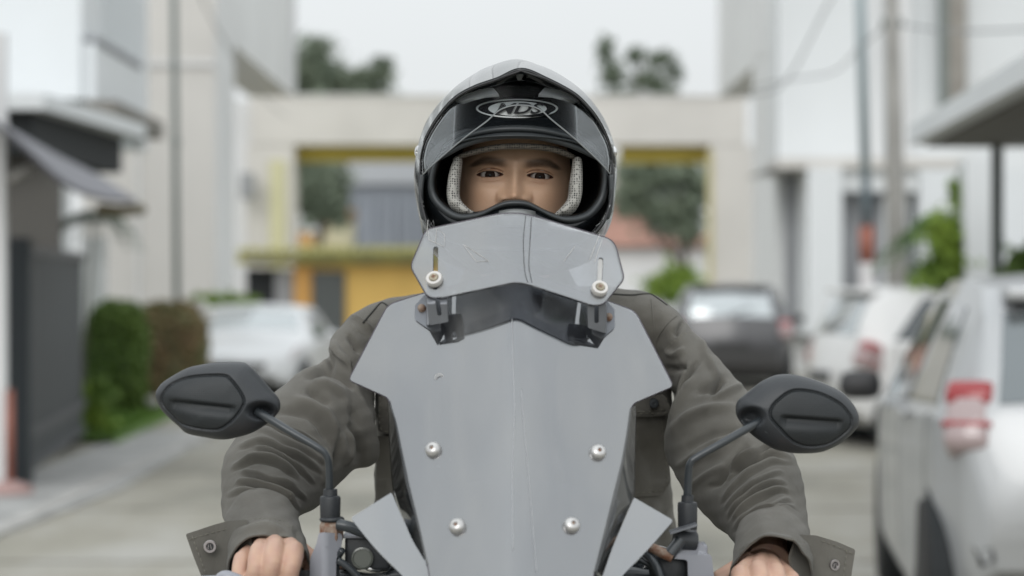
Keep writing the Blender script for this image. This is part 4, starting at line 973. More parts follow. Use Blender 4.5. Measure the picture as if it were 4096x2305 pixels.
jacket = loft('jacket', [(1880,1128),(1740,1160),(1630,1183),(1560,1215),(1510,1300),(1495,1450),(1502,1600),(1506,1750),(1506,1880),(1500,2000),(1490,2150),(1478,2400),(1470,2600)],
              [(2240,1128),(2350,1142),(2450,1152),(2545,1165),(2610,1210),(2655,1350),(2680,1500),(2694,1650),(2672,1800),(2682,1930),(2700,2080),(2712,2350),(2720,2600)],
              [3.30,3.29,3.28,3.27,3.27,3.27,3.27,3.28,3.30,3.31,3.32,3.34,3.34], [.06,.075,.085,.095,.105,.115,.12,.12,.12,.12,.12,.125,.125], M['cloth'], person, ns=150, nphi=150, power=2.4, disp=fold_disp(TF), upright=True)
sl_l = loft('sleeve', [(1640,1180),(1520,1205),(1403,1264),(1328,1352),(1300,1445),(1182,1506),(1060,1608),(965,1718),(920,1810),(903,1920),(905,2000),(912,2090)],
            [(1580,1380),(1525,1480),(1500,1600),(1500,1730),(1499,1845),(1410,1885),(1338,1958),(1268,2022),(1213,2052),(1192,2085),(1192,2108),(1196,2140)],
            [3.27,3.25,3.22,3.19,3.16,3.12,3.07,3.02,2.97,2.93,2.90,2.87], [.075,.078,.08,.08,.078,.074,.068,.062,.056,.052,.048,.045], M['cloth'], jacket, ns=260, nphi=220, disp=fold_disp(LF), bw=[0,0,.05,.15,.35,.7,1,1,1,1,1,1])
sl_r = loft('sleeve', [(2480,1156),(2610,1176),(2706,1250),(2782,1338),(2849,1410),(2929,1500),(3012,1610),(3090,1720),(3155,1822),(3200,1938),(3221,2050),(3231,2142)],
            [(2540,1380),(2630,1470),(2688,1585),(2688,1720),(2672,1838),(2735,1930),(2821,2040),(2873,2115),(2916,2142),(2932,2168),(2942,2190),(2948,2208)],
            [3.27,3.25,3.22,3.19,3.16,3.12,3.07,3.02,2.97,2.93,2.90,2.87], [.075,.078,.08,.08,.078,.074,.068,.062,.056,.052,.048,.045], M['cloth'], jacket, ns=260, nphi=220, disp=fold_disp(RF), bw=[0,0,.05,.15,.35,.7,1,1,1,1,1,1])
# cuffs: open tubes with a loose buttoned tab
def open_tube(name, outer, inner, dep, rb, parent, m, folds=(), ns=50, nphi=110, power=2.0, th=.0022):
    o = loft(name, outer, inner, dep, rb, m, parent, ns=ns, nphi=nphi, power=power, caps=False, disp=fold_disp(folds) if folds else None)
    md = o.modifiers.new('t', 'SOLIDIFY'); md.thickness = th; md.offset = -1; return o
CL = [([(960,2130),(1060,2100),(1160,2140)], 14, 2.5*c), ([(1020,2190),(1080,2140),(1150,2130)], 16, -2.5*c), ([(930,2240),(990,2180),(1060,2150)], 15, 2.5*c), ([(1180,2120),(1195,2170),(1205,2220)], 9, -3*c)]
cuff_l = open_tube('cuff', [(905,2072),(900,2110),(902,2180),(905,2260),(908,2310)], [(1200,2125),(1205,2140),(1222,2190),(1240,2240),(1250,2280)], [2.875,2.86,2.83,2.79,2.765], [.049,.050,.052,.053,.053], jacket, M['cloth'], CL)
CR = [([(2990,2190),(3080,2150),(3180,2170)], 14, 2.5*c), ([(2960,2220),(3040,2180),(3120,2185)], 12, -2.5*c), ([(3150,2150),(3190,2200),(3200,2260)], 12, 2.5*c)]
cuff_r = open_tube('cuff', [(3238,2130),(3242,2160),(3250,2210),(3250,2290),(3250,2340)], [(2943,2190),(2938,2212),(2930,2236),(2922,2262),(2915,2290)], [2.875,2.86,2.83,2.79,2.77], [.049,.050,.052,.053,.053], jacket, M['cloth'], CR)
def tabplate(pts, dfun, hole, hr, parent, th=.0028):
    o = plate('cuff_tab', round_poly(pts, 10), dfun, th, M['cloth'], parent, step=(22, 22)); return o
tab_l = tabplate([(742,2137),(800,2118),(860,2098),(915,2084),(985,2078),(1010,2200),(985,2300),(905,2330),(815,2330),(775,2230)], lambda x_, y_: 2.792 + .00022*(1000-x_)*.3 + .005*math.sin(x_*.03) - .0001*(y_-2150) - .02*max(0, (x_-860)/120)**1.5, None, 0, jacket)
tab_r = tabplate([(3422,2199),(3350,2168),(3264,2142),(3190,2138),(3160,2230),(3180,2330),(3290,2345),(3402,2330),(3412,2260)], lambda x_, y_: 2.792 + .00005*(x_-3190) + .004*math.sin(x_*.03) - .0001*(y_-2180) - .02*max(0, (3290-x_)/110)**1.5, None, 0, jacket)
M['snapmetal'] = mat('snap_metal', (.42, .39, .39), .3, metal=.9); M['snapdark'] = mat('snap_dark', (.03, .034, .037), .35)
def facing(px, py, d, tiltx=0, tiltz=0):
    return Matrix.Translation(Vector(W(px, py, d))) @ Matrix.Rotation(R(tiltz), 4, 'Z') @ Matrix.Rotation(R(90+tiltx), 4, 'X')
def snap(px, py, d, r, parent, tx=0, tz=0):
    Mx = facing(px, py, d, tx, tz); s = d/F
    q = B(); q.lathe([(r*s, -.002), (r*s, .0006), (r*s*.93, .0014), (r*s*.62, .0014), (r*s*.5, .0004), (r*s*.48, -.001)], Mx, 30)
    o = q.build('snap_button', M['snapmetal'], parent, auto=30)
    q = B(); q.lathe([(r*s*.5, -.0012), (r*s*.48, .0005)], Mx, 20); q.build('socket', M['snapdark'], o)
    q = B(); q.tube([Mx @ Vector((-.25*r*s, -.38*r*s, .001)), Mx @ Vector((-.2*r*s, .38*r*s, .001))], .0006, 6); q.tube([Mx @ Vector((.22*r*s, -.38*r*s, .001)), Mx @ Vector((.1*r*s, .38*r*s, .001))], .0006, 6); q.build('spring', M['snapmetal'], o)
snap(840, 2187, 2.787, 26, tab_l); snap(3339, 2261, 2.788, 23, tab_r, 0, 22)
def stitch(pts, dfun, parent, dash=15, gap=9, r_=.0004, m=None):
    Q = arc_resample(np.array(cr_spline(np.array(pts, float), 60)), 400); L = np.r_[0, np.cumsum(np.linalg.norm(np.diff(Q, axis=0), axis=1))]
    q = B(); s0 = 0
    while s0 + dash < L[-1]:
        a = [np.interp(s0, L, Q[:, k]) for k in (0, 1)]; b_ = [np.interp(s0+dash, L, Q[:, k]) for k in (0, 1)]
        q.tube([W(*a, dfun(*a)), W(*b_, dfun(*b_))], r_, 5); s0 += dash + gap
    o = q.build('stitching', m or M['thread'], parent, smooth=True); o['kind'] = 'stuff'; return o
dl = lambda x_, y_: 2.7905 + .00022*(1000-x_)*.3 + .005*math.sin(x_*.03) - .0001*(y_-2150) - .02*max(0, (x_-860)/120)**1.5
stitch([(768,2145),(800,2230),(830,2320)], dl, tab_l); stitch([(752,2160),(830,2136),(920,2112)], dl, tab_l)
dr = lambda x_, y_: 2.7905 + .00005*(x_-3190) + .004*math.sin(x_*.03) - .0001*(y_-2180) - .02*max(0, (3290-x_)/110)**1.5
stitch([(3388,2200),(3380,2260),(3372,2330)], dr, tab_r); stitch([(3410,2215),(3340,2182),(3265,2158)], dr, tab_r)
# pieces laid on the jacket: find its front depth
def ray_depth(objs):
    from mathutils.bvhtree import BVHTree
    trees_ = []
    for o in objs:
        me_ = o.data; trees_.append(BVHTree.FromPolygons([v.co.copy() for v in me_.vertices], [tuple(p.vertices) for p in me_.polygons]))
    cp_ = Vector((0, 0, CAMZ))
    def f(px, py, default=3.2):
        d = (Vector(W(px, py, 1.0)) - cp_); best = None
        for t_ in trees_:
            h_ = t_.ray_cast(cp_, d.normalized())
            if h_[0] is not None and (best is None or h_[0].y < best): best = h_[0].y
        return best if best is not None else default
    return f
jd = ray_depth([jacket]); ad_ = ray_depth([jacket, sl_l, sl_r])
fl_d = lambda x_, y_: jd(min(x_, 2610), min(y_, 1700)) - .010 + max(0, x_-2600)*.00012
flap = plate('pocket_flap', round_poly([(2440,1600),(2655,1578),(2690,1646),(2672,1660),(2600,1668),(2440,1664)], 8), fl_d, .003, M['cloth'], jacket, step=(20, 20))
stitch([(2664,1592),(2680,1640),(2664,1652),(2540,1655)], lambda x_, y_: fl_d(x_, y_)-.0012, jacket)
stitch([(2500,1648),(2600,1646),(2668,1636)], lambda x_, y_: fl_d(x_, y_)-.0012, jacket)
pk_d = lambda x_, y_: jd(min(x_, 2600), y_) - .0040 + max(0, x_-2590)*.00022
plate('chest_pocket', round_poly([(2440,1650),(2658,1655),(2684,1925),(2650,1982),(2440,1992)], 10), pk_d, .002, M['cloth'], jacket, step=(20, 24))
stitch([(2540,1972),(2640,1962),(2668,1920),(2646,1680)], lambda x_, y_: pk_d(x_, y_)-.001, jacket)
q = B(); Mx = facing(2613, 1613, fl_d(2613, 1613) - .001, 0, 12); s3 = 3.15/F
q.lathe([(21*s3, -.001), (21*s3, .003), (18*s3, .0045), (8*s3, .0048), (6*s3, .0042)], Mx, 28); q.build('snap_button', M['snapdark'], jacket, auto=40)
plate('pocket_flap', round_poly([(1514,1585),(1600,1580),(1600,1736),(1545,1736),(1512,1722)], 8), lambda x_, y_: jd(max(x_, 1560), y_) - .008 + max(0, 1570-x_)*.00012, .003, M['cloth'], jacket, step=(20, 20))
stitch([(1522,1590),(1522,1715),(1590,1722)], lambda x_, y_: jd(max(x_, 1560), y_) - .0095 + max(0, 1570-x_)*.00012, jacket)
plate('front_placket', round_poly([(1508,1745),(1600,1745),(1600,2050),(1502,2050)], 6), lambda x_, y_: jd(max(x_, 1560), y_) - .003 + max(0, 1570-x_)*.0002, .002, M['cloth'], jacket, step=(20, 24))
plate('button_placket', round_poly([(2035,1190),(2125,1190),(2130,2300),(2035,2300)], 6), lambda x_, y_: jd(x_, max(y_, 1215)) - .003, .002, M['cloth'], jacket, step=(30, 40))
for yb_ in (1290, 1480, 1670, 1860, 2050):
    q = B(); q.lathe([(.0065, -.001), (.0065, .002), (.005, .003), (.001, .003)], facing(2080, yb_, jd(2080, yb_) - .0035), 20); q.build('snap_button', M['snapdark'], jacket, auto=40)
col_ = loft('collar', [(1872,1040),(1850,1100),(1815,1165),(1770,1215)], [(2262,1040),(2285,1100),(2325,1165),(2375,1215)], [3.285,3.285,3.285,3.285], [.068,.072,.082,.092], M['cloth'], jacket, ns=24, nphi=80, caps=False, upright=True)
md = col_.modifiers.new('t', 'SOLIDIFY'); md.thickness = .004; md.offset = -1
def seam(pts, name='seam', r_=.0013, m=None, lift=.0006):
    Q = cr_spline(np.array(pts, float), 30); P_ = [W(a, b_, ad_(a, b_) - lift) for a, b_ in Q]
    q = B(); q.tube(P_, r_, 6); return q.build(name, m or M['seamdark'], jacket, smooth=True)
seam([(1452,1292),(1490,1248),(1525,1212),(1553,1226)]); seam([(2449,1177),(2524,1181),(2590,1176),(2619,1186),(2668,1222)])
seam([(2706,1262),(2673,1292),(2640,1335),(2623,1371)], r_=.0012, m=M['cloth']); seam([(2606,1196),(2615,1300),(2622,1375),(2626,1440)], r_=.001, m=M['cloth'])
cd_ = ray_depth([cuff_l, cuff_r, sl_l, sl_r])
for pts in ([(925,2098),(990,2080),(1074,2074),(1140,2088),(1185,2118)], [(925,2112),(990,2094),(1074,2088),(1140,2102),(1188,2132)], [(2955,2200),(3010,2168),(3080,2154),(3160,2158),(3225,2172)], [(2958,2214),(3010,2182),(3080,2168),(3160,2172),(3228,2186)]):
    stitch(pts, lambda a, b_: cd_(a, b_, 2.86) - .0006, jacket, dash=11, gap=8, r_=.00035)
for pts in ([(1180,2090),(1168,2040),(1160,1960)], [(1395,1300),(1440,1330),(1500,1352)], [(2765,1330),(2720,1345),(2660,1400)]):
    stitch(pts, lambda a, b_: ad_(a, b_, 3.2) - .0006, jacket, dash=10, gap=8, r_=.00035)
# ---- trousers and shoes, below the frame, seated
trouser = mat('trouser_dark', (.03, .032, .04), .85, bump=(60, .4, .003), var=(8, .2))
for sg in (-1, 1):
    q = B(); q.tube([(.02+sg*.07, 3.40, .80), (.02+sg*.16, 3.10, .80), (.02+sg*.21, 2.86, .76), (.02+sg*.20, 2.92, .52), (.02+sg*.17, 3.0, .30)], [.10, .088, .068, .058, .045], 18)
    lg = q.build('trouser_leg', trouser, person, smooth=True)
    q = B(); q.rbox(.02+sg*.17-.045, .02+sg*.17+.045, 2.80, 3.06, .22, .31, .03); q.build('shoe', M['trimblack'], person, smooth=True)
q = B(); q.sphere((.02, 3.38, .86), .16, 12, (1, .85, .75)); q.build('trouser_seat', trouser, person, smooth=True)
hang(person)
# ================================================================ HELMET
helmet = thing('helmet', 'glossy black and silver full-face helmet with a raised clear visor worn by the rider', 'helmet', W(2062, 960, 3.17))
M['gloss'] = mat('helmet_gloss_black', (.010, .012, .014), .09, coat=0, var=(30, .3)); M['gloss'].node_tree.nodes['Principled BSDF'].inputs['Coat Roughness'].default_value = .04
def shell_mat():
    """silver-grey crown over black sides with thin pale sweeps"""
    m = mat('helmet_graphics', (.3, .3, .3), .16, coat=0, spec=.4); n, b = nodes(m); t = n.nodes.new('ShaderNodeTexCoord'); g_ = n.nodes.new('ShaderNodeNewGeometry')
    mp = n.nodes.new('ShaderNodeMapping'); mp.inputs['Rotation'].default_value = (0.2, .75, .3); mp.inputs['Scale'].default_value = (1, 1, 1)
    wv = n.nodes.new('ShaderNodeTexWave'); wv.inputs['Scale'].default_value = 13; wv.inputs['Distortion'].default_value = 1.6; wv.inputs['Detail'].default_value = 0
    r_ = n.nodes.new('ShaderNodeValToRGB'); e = r_.color_ramp.elements
    e[0].position = 0; e[0].color = (.012, .014, .015, 1); e[1].position = 1; e[1].color = (.30, .31, .31, 1)
    for p, c_ in ((.60, .014), (.64, .34), (.70, .30), (.73, .02), (.86, .03), (.90, .40)):
        k = e.new(p); k.color = (c_, c_*1.02, c_, 1)
    sp_ = n.nodes.new('ShaderNodeSeparateXYZ'); mr_ = n.nodes.new('ShaderNodeMapRange'); mr_.inputs['From Min'].default_value = 1.66; mr_.inputs['From Max'].default_value = 1.672
    nz = n.nodes.new('ShaderNodeTexWave'); nz.inputs['Scale'].default_value = 5; nz.inputs['Distortion'].default_value = .8; r2 = n.nodes.new('ShaderNodeValToRGB'); e2 = r2.color_ramp.elements
    e2[0].position = .0; e2[0].color = (.12, .125, .125, 1); e2[1].position = 1; e2[1].color = (.17, .175, .175, 1)
    for p, c_ in ((.44, .14), (.46, .02), (.54, .02), (.56, .22)): k = e2.new(p); k.color = (c_, c_, c_, 1)
    mx = n.nodes.new('ShaderNodeMix'); mx.data_type = 'RGBA'
    n.links.new(t.outputs['Object'], mp.inputs[0]); n.links.new(mp.outputs[0], wv.inputs['Vector']); n.links.new(wv.outputs['Fac'], r_.inputs[0]); n.links.new(mp.outputs[0], nz.inputs['Vector']); n.links.new(nz.outputs['Fac'], r2.inputs[0])
    n.links.new(g_.outputs['Position'], sp_.inputs[0]); n.links.new(sp_.outputs['Z'], mr_.inputs['Value']); n.links.new(mr_.outputs[0], mx.inputs['Factor']); n.links.new(r_.outputs[0], mx.inputs['A']); n.links.new(r2.outputs[0], mx.inputs['B']); n.links.new(mx.outputs['Result'], b.inputs['Base Color'])
    return m
M['shell'] = shell_mat()
M['shellsilver'] = mat('helmet_silver', (.30, .31, .31), .3, metal=.2, coat=.3, var=(9, .45))
M['rubber'] = mat('helmet_rubber', (.05, .056, .06), .42, bump=(400, .2, .0004))
M['liner'] = mat('helmet_liner', (.006, .007, .011), .95)
def clear_mat(nm, tint, refl=.12):
    m = bpy.data.materials.new(nm); m.use_nodes = True; n = m.node_tree; n.nodes.clear()
    o = n.nodes.new('ShaderNodeOutputMaterial'); tr = n.nodes.new('ShaderNodeBsdfTransparent'); tr.inputs[0].default_value = (*tint, 1)
    g_ = n.nodes.new('ShaderNodeBsdfGlossy'); g_.inputs['Roughness'].default_value = .0; fr = n.nodes.new('ShaderNodeFresnel'); fr.inputs['IOR'].default_value = 1.5
    ad = n.nodes.new('ShaderNodeMath'); ad.operation = 'MULTIPLY_ADD'; ad.inputs[1].default_value = .5; ad.inputs[2].default_value = refl - .045; ad.use_clamp = True
    mx = n.nodes.new('ShaderNodeMixShader'); n.links.new(fr.outputs[0], ad.inputs[0]); n.links.new(ad.outputs[0], mx.inputs[0]); n.links.new(tr.outputs[0], mx.inputs[1]); n.links.new(g_.outputs[0], mx.inputs[2]); n.links.new(mx.outputs[0], o.inputs[0])
    return m
M['visor'] = clear_mat('visor_clear', (.92, .94, .95), .028)
def mesh_fabric():
    m = mat('spacer_mesh', (.36, .355, .33), .9); n, b = nodes(m); t = n.nodes.new('ShaderNodeTexCoord')
    v = n.nodes.new('ShaderNodeTexVoronoi'); v.inputs['Scale'].default_value = 330; v.inputs['Randomness'].default_value = .25
    r_ = n.nodes.new('ShaderNodeValToRGB'); e = r_.color_ramp.elements; e[0].position = .30; e[0].color = (.03, .03, .03, 1); e[1].position = .46; e[1].color = (.42, .41, .38, 1)
    bp = n.nodes.new('ShaderNodeBump'); bp.inputs['Distance'].default_value = .001; bp.inputs['Strength'].default_value = .7
    n.links.new(t.outputs['Object'], v.inputs['Vector']); n.links.new(v.outputs['Distance'], r_.inputs[0]); n.links.new(r_.outputs[0], b.inputs['Base Color']); n.links.new(v.outputs['Distance'], bp.inputs['Height']); n.links.new(bp.outputs[0], b.inputs['Normal'])
    return m
M['pad'] = mesh_fabric(); M['padshade'] = mesh_fabric(); M['padshade'].node_tree.nodes['Color Ramp'].color_ramp.elements[1].color = (.20, .18, .155, 1)  # forehead pad: same mesh fabric with its shade put into the colour
HX, HY = 2062, 650
def Dh(px, py, k=0.0):
    r2 = ((np.asarray(px, float)-HX)/440)**2 + ((np.asarray(py, float)-HY)/500)**2
    return 3.175 - .160*np.sqrt(np.clip(1-r2, 0.02, 1)) + k
NL = 180
def loop(pts):   # closed pixel loop resampled by angle round the centre, starting at the top
    P = cr_spline(np.array(pts, float), 900, closed=True)
    a = np.unwrap(np.arctan2(P[:, 0]-HX, -(P[:, 1]-HY)))
    if a[-1] < a[0]: P = P[::-1]; a = -np.unwrap(-a[::-1]); a = np.unwrap(np.arctan2(P[:, 0]-HX, -(P[:, 1]-HY)))
    a0 = a[0]; th = np.linspace(0, 2*np.pi, NL, endpoint=False)
    am = np.r_[a, a[0] + 2*np.pi]; Pm = np.vstack([P, P[:1]]); tt = (th - a0) % (2*np.pi) + a0
    return np.stack([np.interp(tt, am, Pm[:, k]) for k in (0, 1)], -1)
S_ = loop([(2062,237),(1950,268),(1890,300),(1825,345),(1757,412),(1706,485),(1672,580),(1657,680),(1660,770),(1680,880),(1700,960),(1760,1040),(1900,1090),(2062,1110),(2230,1090),(2370,1040),(2412,960),(2447,880),(2463,760),(2468,680),(2457,580),(2420,482),(2366,402),(2304,342),(2225,290),(2160,262)])
E_ = loop([(2085,281),(1992,318),(1905,348),(1836,384),(1786,430),(1735,500),(1697,575),(1682,650),(1682,760),(1696,850),(1722,910),(1790,965),(1900,995),(2062,1004),(2230,995),(2340,962),(2400,905),(2430,845),(2447,760),(2448,650),(2430,565),(2390,482),(2345,424),(2290,374),(2185,318)])
O_ = loop([(2062,545),(1920,552),(1830,575),(1765,625),(1742,680),(1735,740),(1750,790),(1795,835),(1850,858),(1925,848),(1990,818),(2025,806),(2062,803),(2100,806),(2130,817),(2200,852),(2265,868),(2340,852),(2390,800),(2408,740),(2408,680),(2385,622),(2310,574),(2200,552)])
up = np.clip(-(E_[:, 1]-HY)/370, -1, 1)       # 1 at the top, -1 at the bottom
depE = np.where(up > 0, 3.10 - .125*up**1.5, 3.10 - .055*np.abs(up))
depS = 3.165 + 0*up
def ring(P, d, push=0): return WV(P[:, 0], P[:, 1], d)
def rings_obj(name, rings, m, parent, th=0, close=True, auto=None):
    V = np.stack(rings, 0); me = npmesh(V.reshape(-1, 3), gridfaces(len(rings), NL, False, True))
    bm = bmesh.new(); bm.from_mesh(me); bmesh.ops.recalc_face_normals(bm, faces=bm.faces)
    if sum(f.normal.y*f.calc_area() for f in bm.faces) > 0: bmesh.ops.reverse_faces(bm, faces=bm.faces)
    bm.to_mesh(me); bm.free()
    o = link(name, me, m, parent)
    if auto: me.set_sharp_from_angle(angle=R(auto))
    if th: md = o.modifiers.new('t', 'SOLIDIFY'); md.thickness = th; md.offset = -1
    return o
cen = np.array([HX, HY])
def sc(P, k, c=None):
    c = cen if c is None else np.array(c); k = np.asarray(k, float); k = k[:, None] if k.ndim else k; return c + (P-c)*k
def mixl(A, Bq, t): return A*(1-t) + Bq*t
# outer shell: rim edge -> crown -> back
rg = [ring(sc(E_, .985), depE + .006), ring(E_, depE - .002), ring(sc(E_, 1.008), depE + .002)]
for t in (.15, .35, .55, .75, .9): rg.append(ring(mixl(E_, S_, math.sin(t*math.pi/2)), depE*(1-t) + depS*t - .006*math.sin(t*math.pi)))
for k_, d_ in ((1.0, 0), (.992, .025), (.97, .05), (.93, .078), (.86, .105), (.74, .13), (.58, .148), (.38, .158), (.15, .163), (.01, .164)):
    rg.append(ring(sc(S_, k_), depS + d_))
rings_obj('shell', rg, M['shell'], helmet)
# glossy black front: forehead dome, sides and chin, set back under the rim
fr = [ring(sc(E_, .992), depE + .004)]
for t in np.linspace(.05, 1, 12):
    P = mixl(sc(E_, .985), sc(O_, 1.03), t); fr.append(ring(P, np.minimum(Dh(P[:, 0], P[:, 1]) + .012*(1-t)*np.clip(up, 0, 1) + 0.010, 3.15) - .022*np.clip(-up, 0, 1)*math.sin(t*math.pi)))
front_d = lambda x_, y_: float(np.minimum(Dh(x_, y_) + .012, 3.15))
rings_obj('front_shell', fr, M['gloss'], helmet, th=.004)
# rim trim line
q = B(); P3 = ring(sc(E_, 1.001), depE - .003); q.tube(np.vstack([P3, P3[:1]]), .0013, 6, caps=False); q.build('rim_edge', M['trimblack'], helmet, smooth=True)
# eyeport gasket: wide rubber lip with rolled edge
dO = Dh(O_[:, 0], O_[:, 1]) + .008
low = np.clip(-(-(O_[:, 1]-HY))/150, 0, 1) ** .6        # 1 low, 0 high
wo = 1.035 + .10*low*np.exp(-((O_[:, 0]-HX)/260)**2) + .025*low
lip = [ring(sc(O_, .965), dO + .045), ring(sc(O_, .985), dO + .016), ring(sc(O_, .992), dO + .002), ring(O_, dO - .005), ring(mixl(O_, sc(O_, wo), .35), dO - .0095), ring(mixl(O_, sc(O_, wo), .75), dO - .006), ring(sc(O_, wo), dO + .001), ring(sc(O_, wo+.01), dO + .012)]
rings_obj('gasket', lip, M['rubber'], helmet, th=.002)
# inner liner bowl
ln = [ring(sc(O_, 1.0), dO + .012), ring(sc(O_, .99, (HX, 710)), 3.13), ring(sc(O_, .97, (HX, 720)), 3.18), ring(sc(O_, .9, (HX, 720)), 3.24), ring(sc(O_, .6, (HX, 720)), 3.29), ring(sc(O_, .02, (HX, 720)), 3.30)]
rings_obj('inner_liner', ln, M['liner'], helmet)
# brow trims: two rolled matt bands
def band(name, up_, lo_, dfun, m, parent, n=60, th=.003, bulge=.004, hgt=9):
    A_ = cr_spline(np.array(up_, float), n); B_ = cr_spline(np.array(lo_, float), n); G = []
    for j in range(hgt):
        t = j/(hgt-1); P = mixl(A_, B_, t); G.append(WV(P[:, 0], P[:, 1], np.array([dfun(a, b_) for a, b_ in P]) - bulge*math.sin(t*math.pi)))
    G = np.stack(G, 0); me = npmesh(G.reshape(-1, 3), gridfaces(hgt, n)[:, ::-1]); o = link(name, me, m, parent)
    md = o.modifiers.new('t', 'SOLIDIFY'); md.thickness = th; md.offset = 0; return o
band('brow_trim', [(1770,590),(1850,540),(1950,512),(2062,504),(2175,512),(2290,542),(2375,592)], [(1768,606),(1850,560),(1950,532),(2062,524),(2175,532),(2290,562),(2378,606)], lambda x_, y_: front_d(x_, y_) - .003, M['rubber'], helmet, bulge=.005)
band('brow_trim', [(1765,612),(1850,566),(1950,540),(2062,532),(2175,540),(2290,568),(2382,612)], [(1762,640),(1850,592),(1950,562),(2062,552),(2175,562),(2290,594),(2385,640)], lambda x_, y_: front_d(x_, y_) - .001, M['rubber'], helmet, bulge=.004)
# padding
PD = M['pad']
loft('forehead_pad', [(1822,628),(1856,610),(1915,592),(1985,578),(2062,573),(2145,576),(2220,587),(2270,605),(2300,624)], [(1826,642),(1862,630),(1920,615),(1990,602),(2062,598),(2145,600),(2215,611),(2262,627),(2296,640)],
     [3.095,3.08,3.07,3.062,3.058,3.062,3.07,3.08,3.095], [.006,.009,.010,.010,.010,.010,.010,.009,.006], M['padshade'], helmet, ns=60, nphi=24, power=2.6)
loft('cheek_pad', [(1812,648),(1798,690),(1789,740),(1788,790),(1802,832),(1838,858),(1868,866),(1892,872)], [(1850,646),(1845,690),(1840,740),(1840,785),(1850,812),(1876,838),(1896,850),(1908,860)],
     [3.09,3.085,3.08,3.078,3.075,3.07,3.068,3.066], [.016,.018,.02,.02,.02,.018,.014,.008], PD, helmet, ns=70, nphi=32, power=2.3)
loft('cheek_pad', [(2328,648),(2330,690),(2330,740),(2326,790),(2308,835),(2275,860),(2248,868),(2228,872)], [(2290,646),(2284,690),(2276,740),(2272,785),(2260,812),(2238,838),(2224,850),(2214,860)],
     [3.09,3.085,3.08,3.078,3.075,3.07,3.068,3.066], [.016,.018,.02,.02,.02,.018,.014,.008], PD, helmet, ns=70, nphi=32, power=2.3)
for xs_ in ([(1800,700),(1860,862),(1905,870)],): pass
q = B(); q.sphere(W(1893, 862, 3.062), .007, 8, (1.5, 1, .7)); q.build('strap_end', M['liner'], helmet, smooth=True)
# raised visor: clear curved sheet with bevelled lower edge
VU = [(1690,640),(1705,575),(1742,505),(1792,438),(1850,392),(1950,352),(2080,322),(2200,350),(2290,395),(2345,440),(2392,505),(2428,575),(2442,640)]
VL = [(1692,700),(1722,668),(1790,608),(1870,542),(1945,487),(1990,446),(2030,427),(2070,421),(2120,424),(2165,442),(2210,482),(2300,556),(2380,630),(2420,672),(2442,700)]
def vis_d(x_, y_): return float(np.clip(2.985 + .16*(1-np.sqrt(np.clip(1-((x_-HX)/425)**2 - ((y_-560)/900)**2, .02, 1))), 0, 3.15)) + .018
A_ = arc_resample(cr_spline(np.array(VU, float), 200), 90); B_ = arc_resample(cr_spline(np.array(VL, float), 200), 90); G = []
for t in np.linspace(0, 1, 26):
    P = mixl(A_, B_, t); G.append(WV(P[:, 0], P[:, 1], np.array([min(vis_d(a, b_), front_d(a, b_) - .024) for a, b_ in P])))
G = np.stack(G, 0); vis = link('visor', npmesh(G.reshape(-1, 3), gridfaces(26, 90)[:, ::-1]), M['visor'], helmet)
md = vis.modifiers.new('t', 'SOLIDIFY'); md.thickness = .0022; md.offset = 0
q = B(); q.tube(G[-1], .0010, 8); q.build('visor_edge', mat('visor_edge', (.34, .36, .37), .25, coat=.5), vis, smooth=True)
# side arms of the visor and pivot caps
for sg, xs_ in ((-1, [(1692,700),(1684,760),(1686,830),(1696,880)]), (1, [(2442,700),(2446,760),(2440,830),(2426,880)])):
    q = B(); q.tube([W(a, b_, 3.083) for a, b_ in cr_spline(np.array(xs_, float), 14)], [.0032]*13 + [.001], 8); q.build('visor_arm', M['rubber'], vis, smooth=True)
for (a, b_), sg in (((1661, 608), -1), ((2464, 610), 1)):
    Mx = Matrix.Translation(Vector(W(a, b_, 3.14))) @ Matrix.Rotation(R(90*sg), 4, 'Y') @ Matrix.Rotation(R(-25*sg), 4, 'X')
    q = B(); q.lathe([(.0085, -.010), (.0085, -.004), (.007, -.002), (.003, -.0015), (.0028, -.0025)], Mx, 28); q.build('pivot_cap', M['chrome'], helmet, auto=35)
def shell_d(x_, y_):
    th = math.atan2(x_-HX, -(y_-HY)) % (2*math.pi); k = int(th/(2*math.pi)*NL) % NL
    e_ = np.linalg.norm(E_[k]-cen); s_ = np.linalg.norm(S_[k]-cen); r_ = math.hypot(x_-HX, y_-HY)
    t = min(1, max(0, (r_-e_)/(s_-e_+1e-6))); return float(depE[k]*(1-t) + 3.165*t)
# crown fins and ridge
for pts, nm in (([(1786,404),(1845,352),(1900,318),(1950,292),(1968,298),(1905,328),(1850,358),(1794,408)], 'crown_fin'), ([(2362,418),(2304,360),(2252,326),(2197,298),(2180,300),(2240,332),(2292,364),(2352,418)], 'crown_fin')):
    plate(nm, round_poly(pts, 6), lambda x_, y_: shell_d(x_, y_) - .004, .008, M['gloss'], helmet, step=(18, 18))
q = B(); q.tube([W(a, b_, 2.972) for a, b_ in [(2000,314),(2084,283),(2180,316)]], .0012, 6); q.build('peak_edge', M['trimblack'], helmet, smooth=True)
plate('crown_vent', round_poly([(1975,270),(2010,250),(2062,238),(2115,250),(2160,274),(2110,262),(2062,258),(2010,262)], 5), lambda x_, y_: shell_d(x_, y_) - .006, .02, M['shellsilver'], helmet, step=(20, 12))
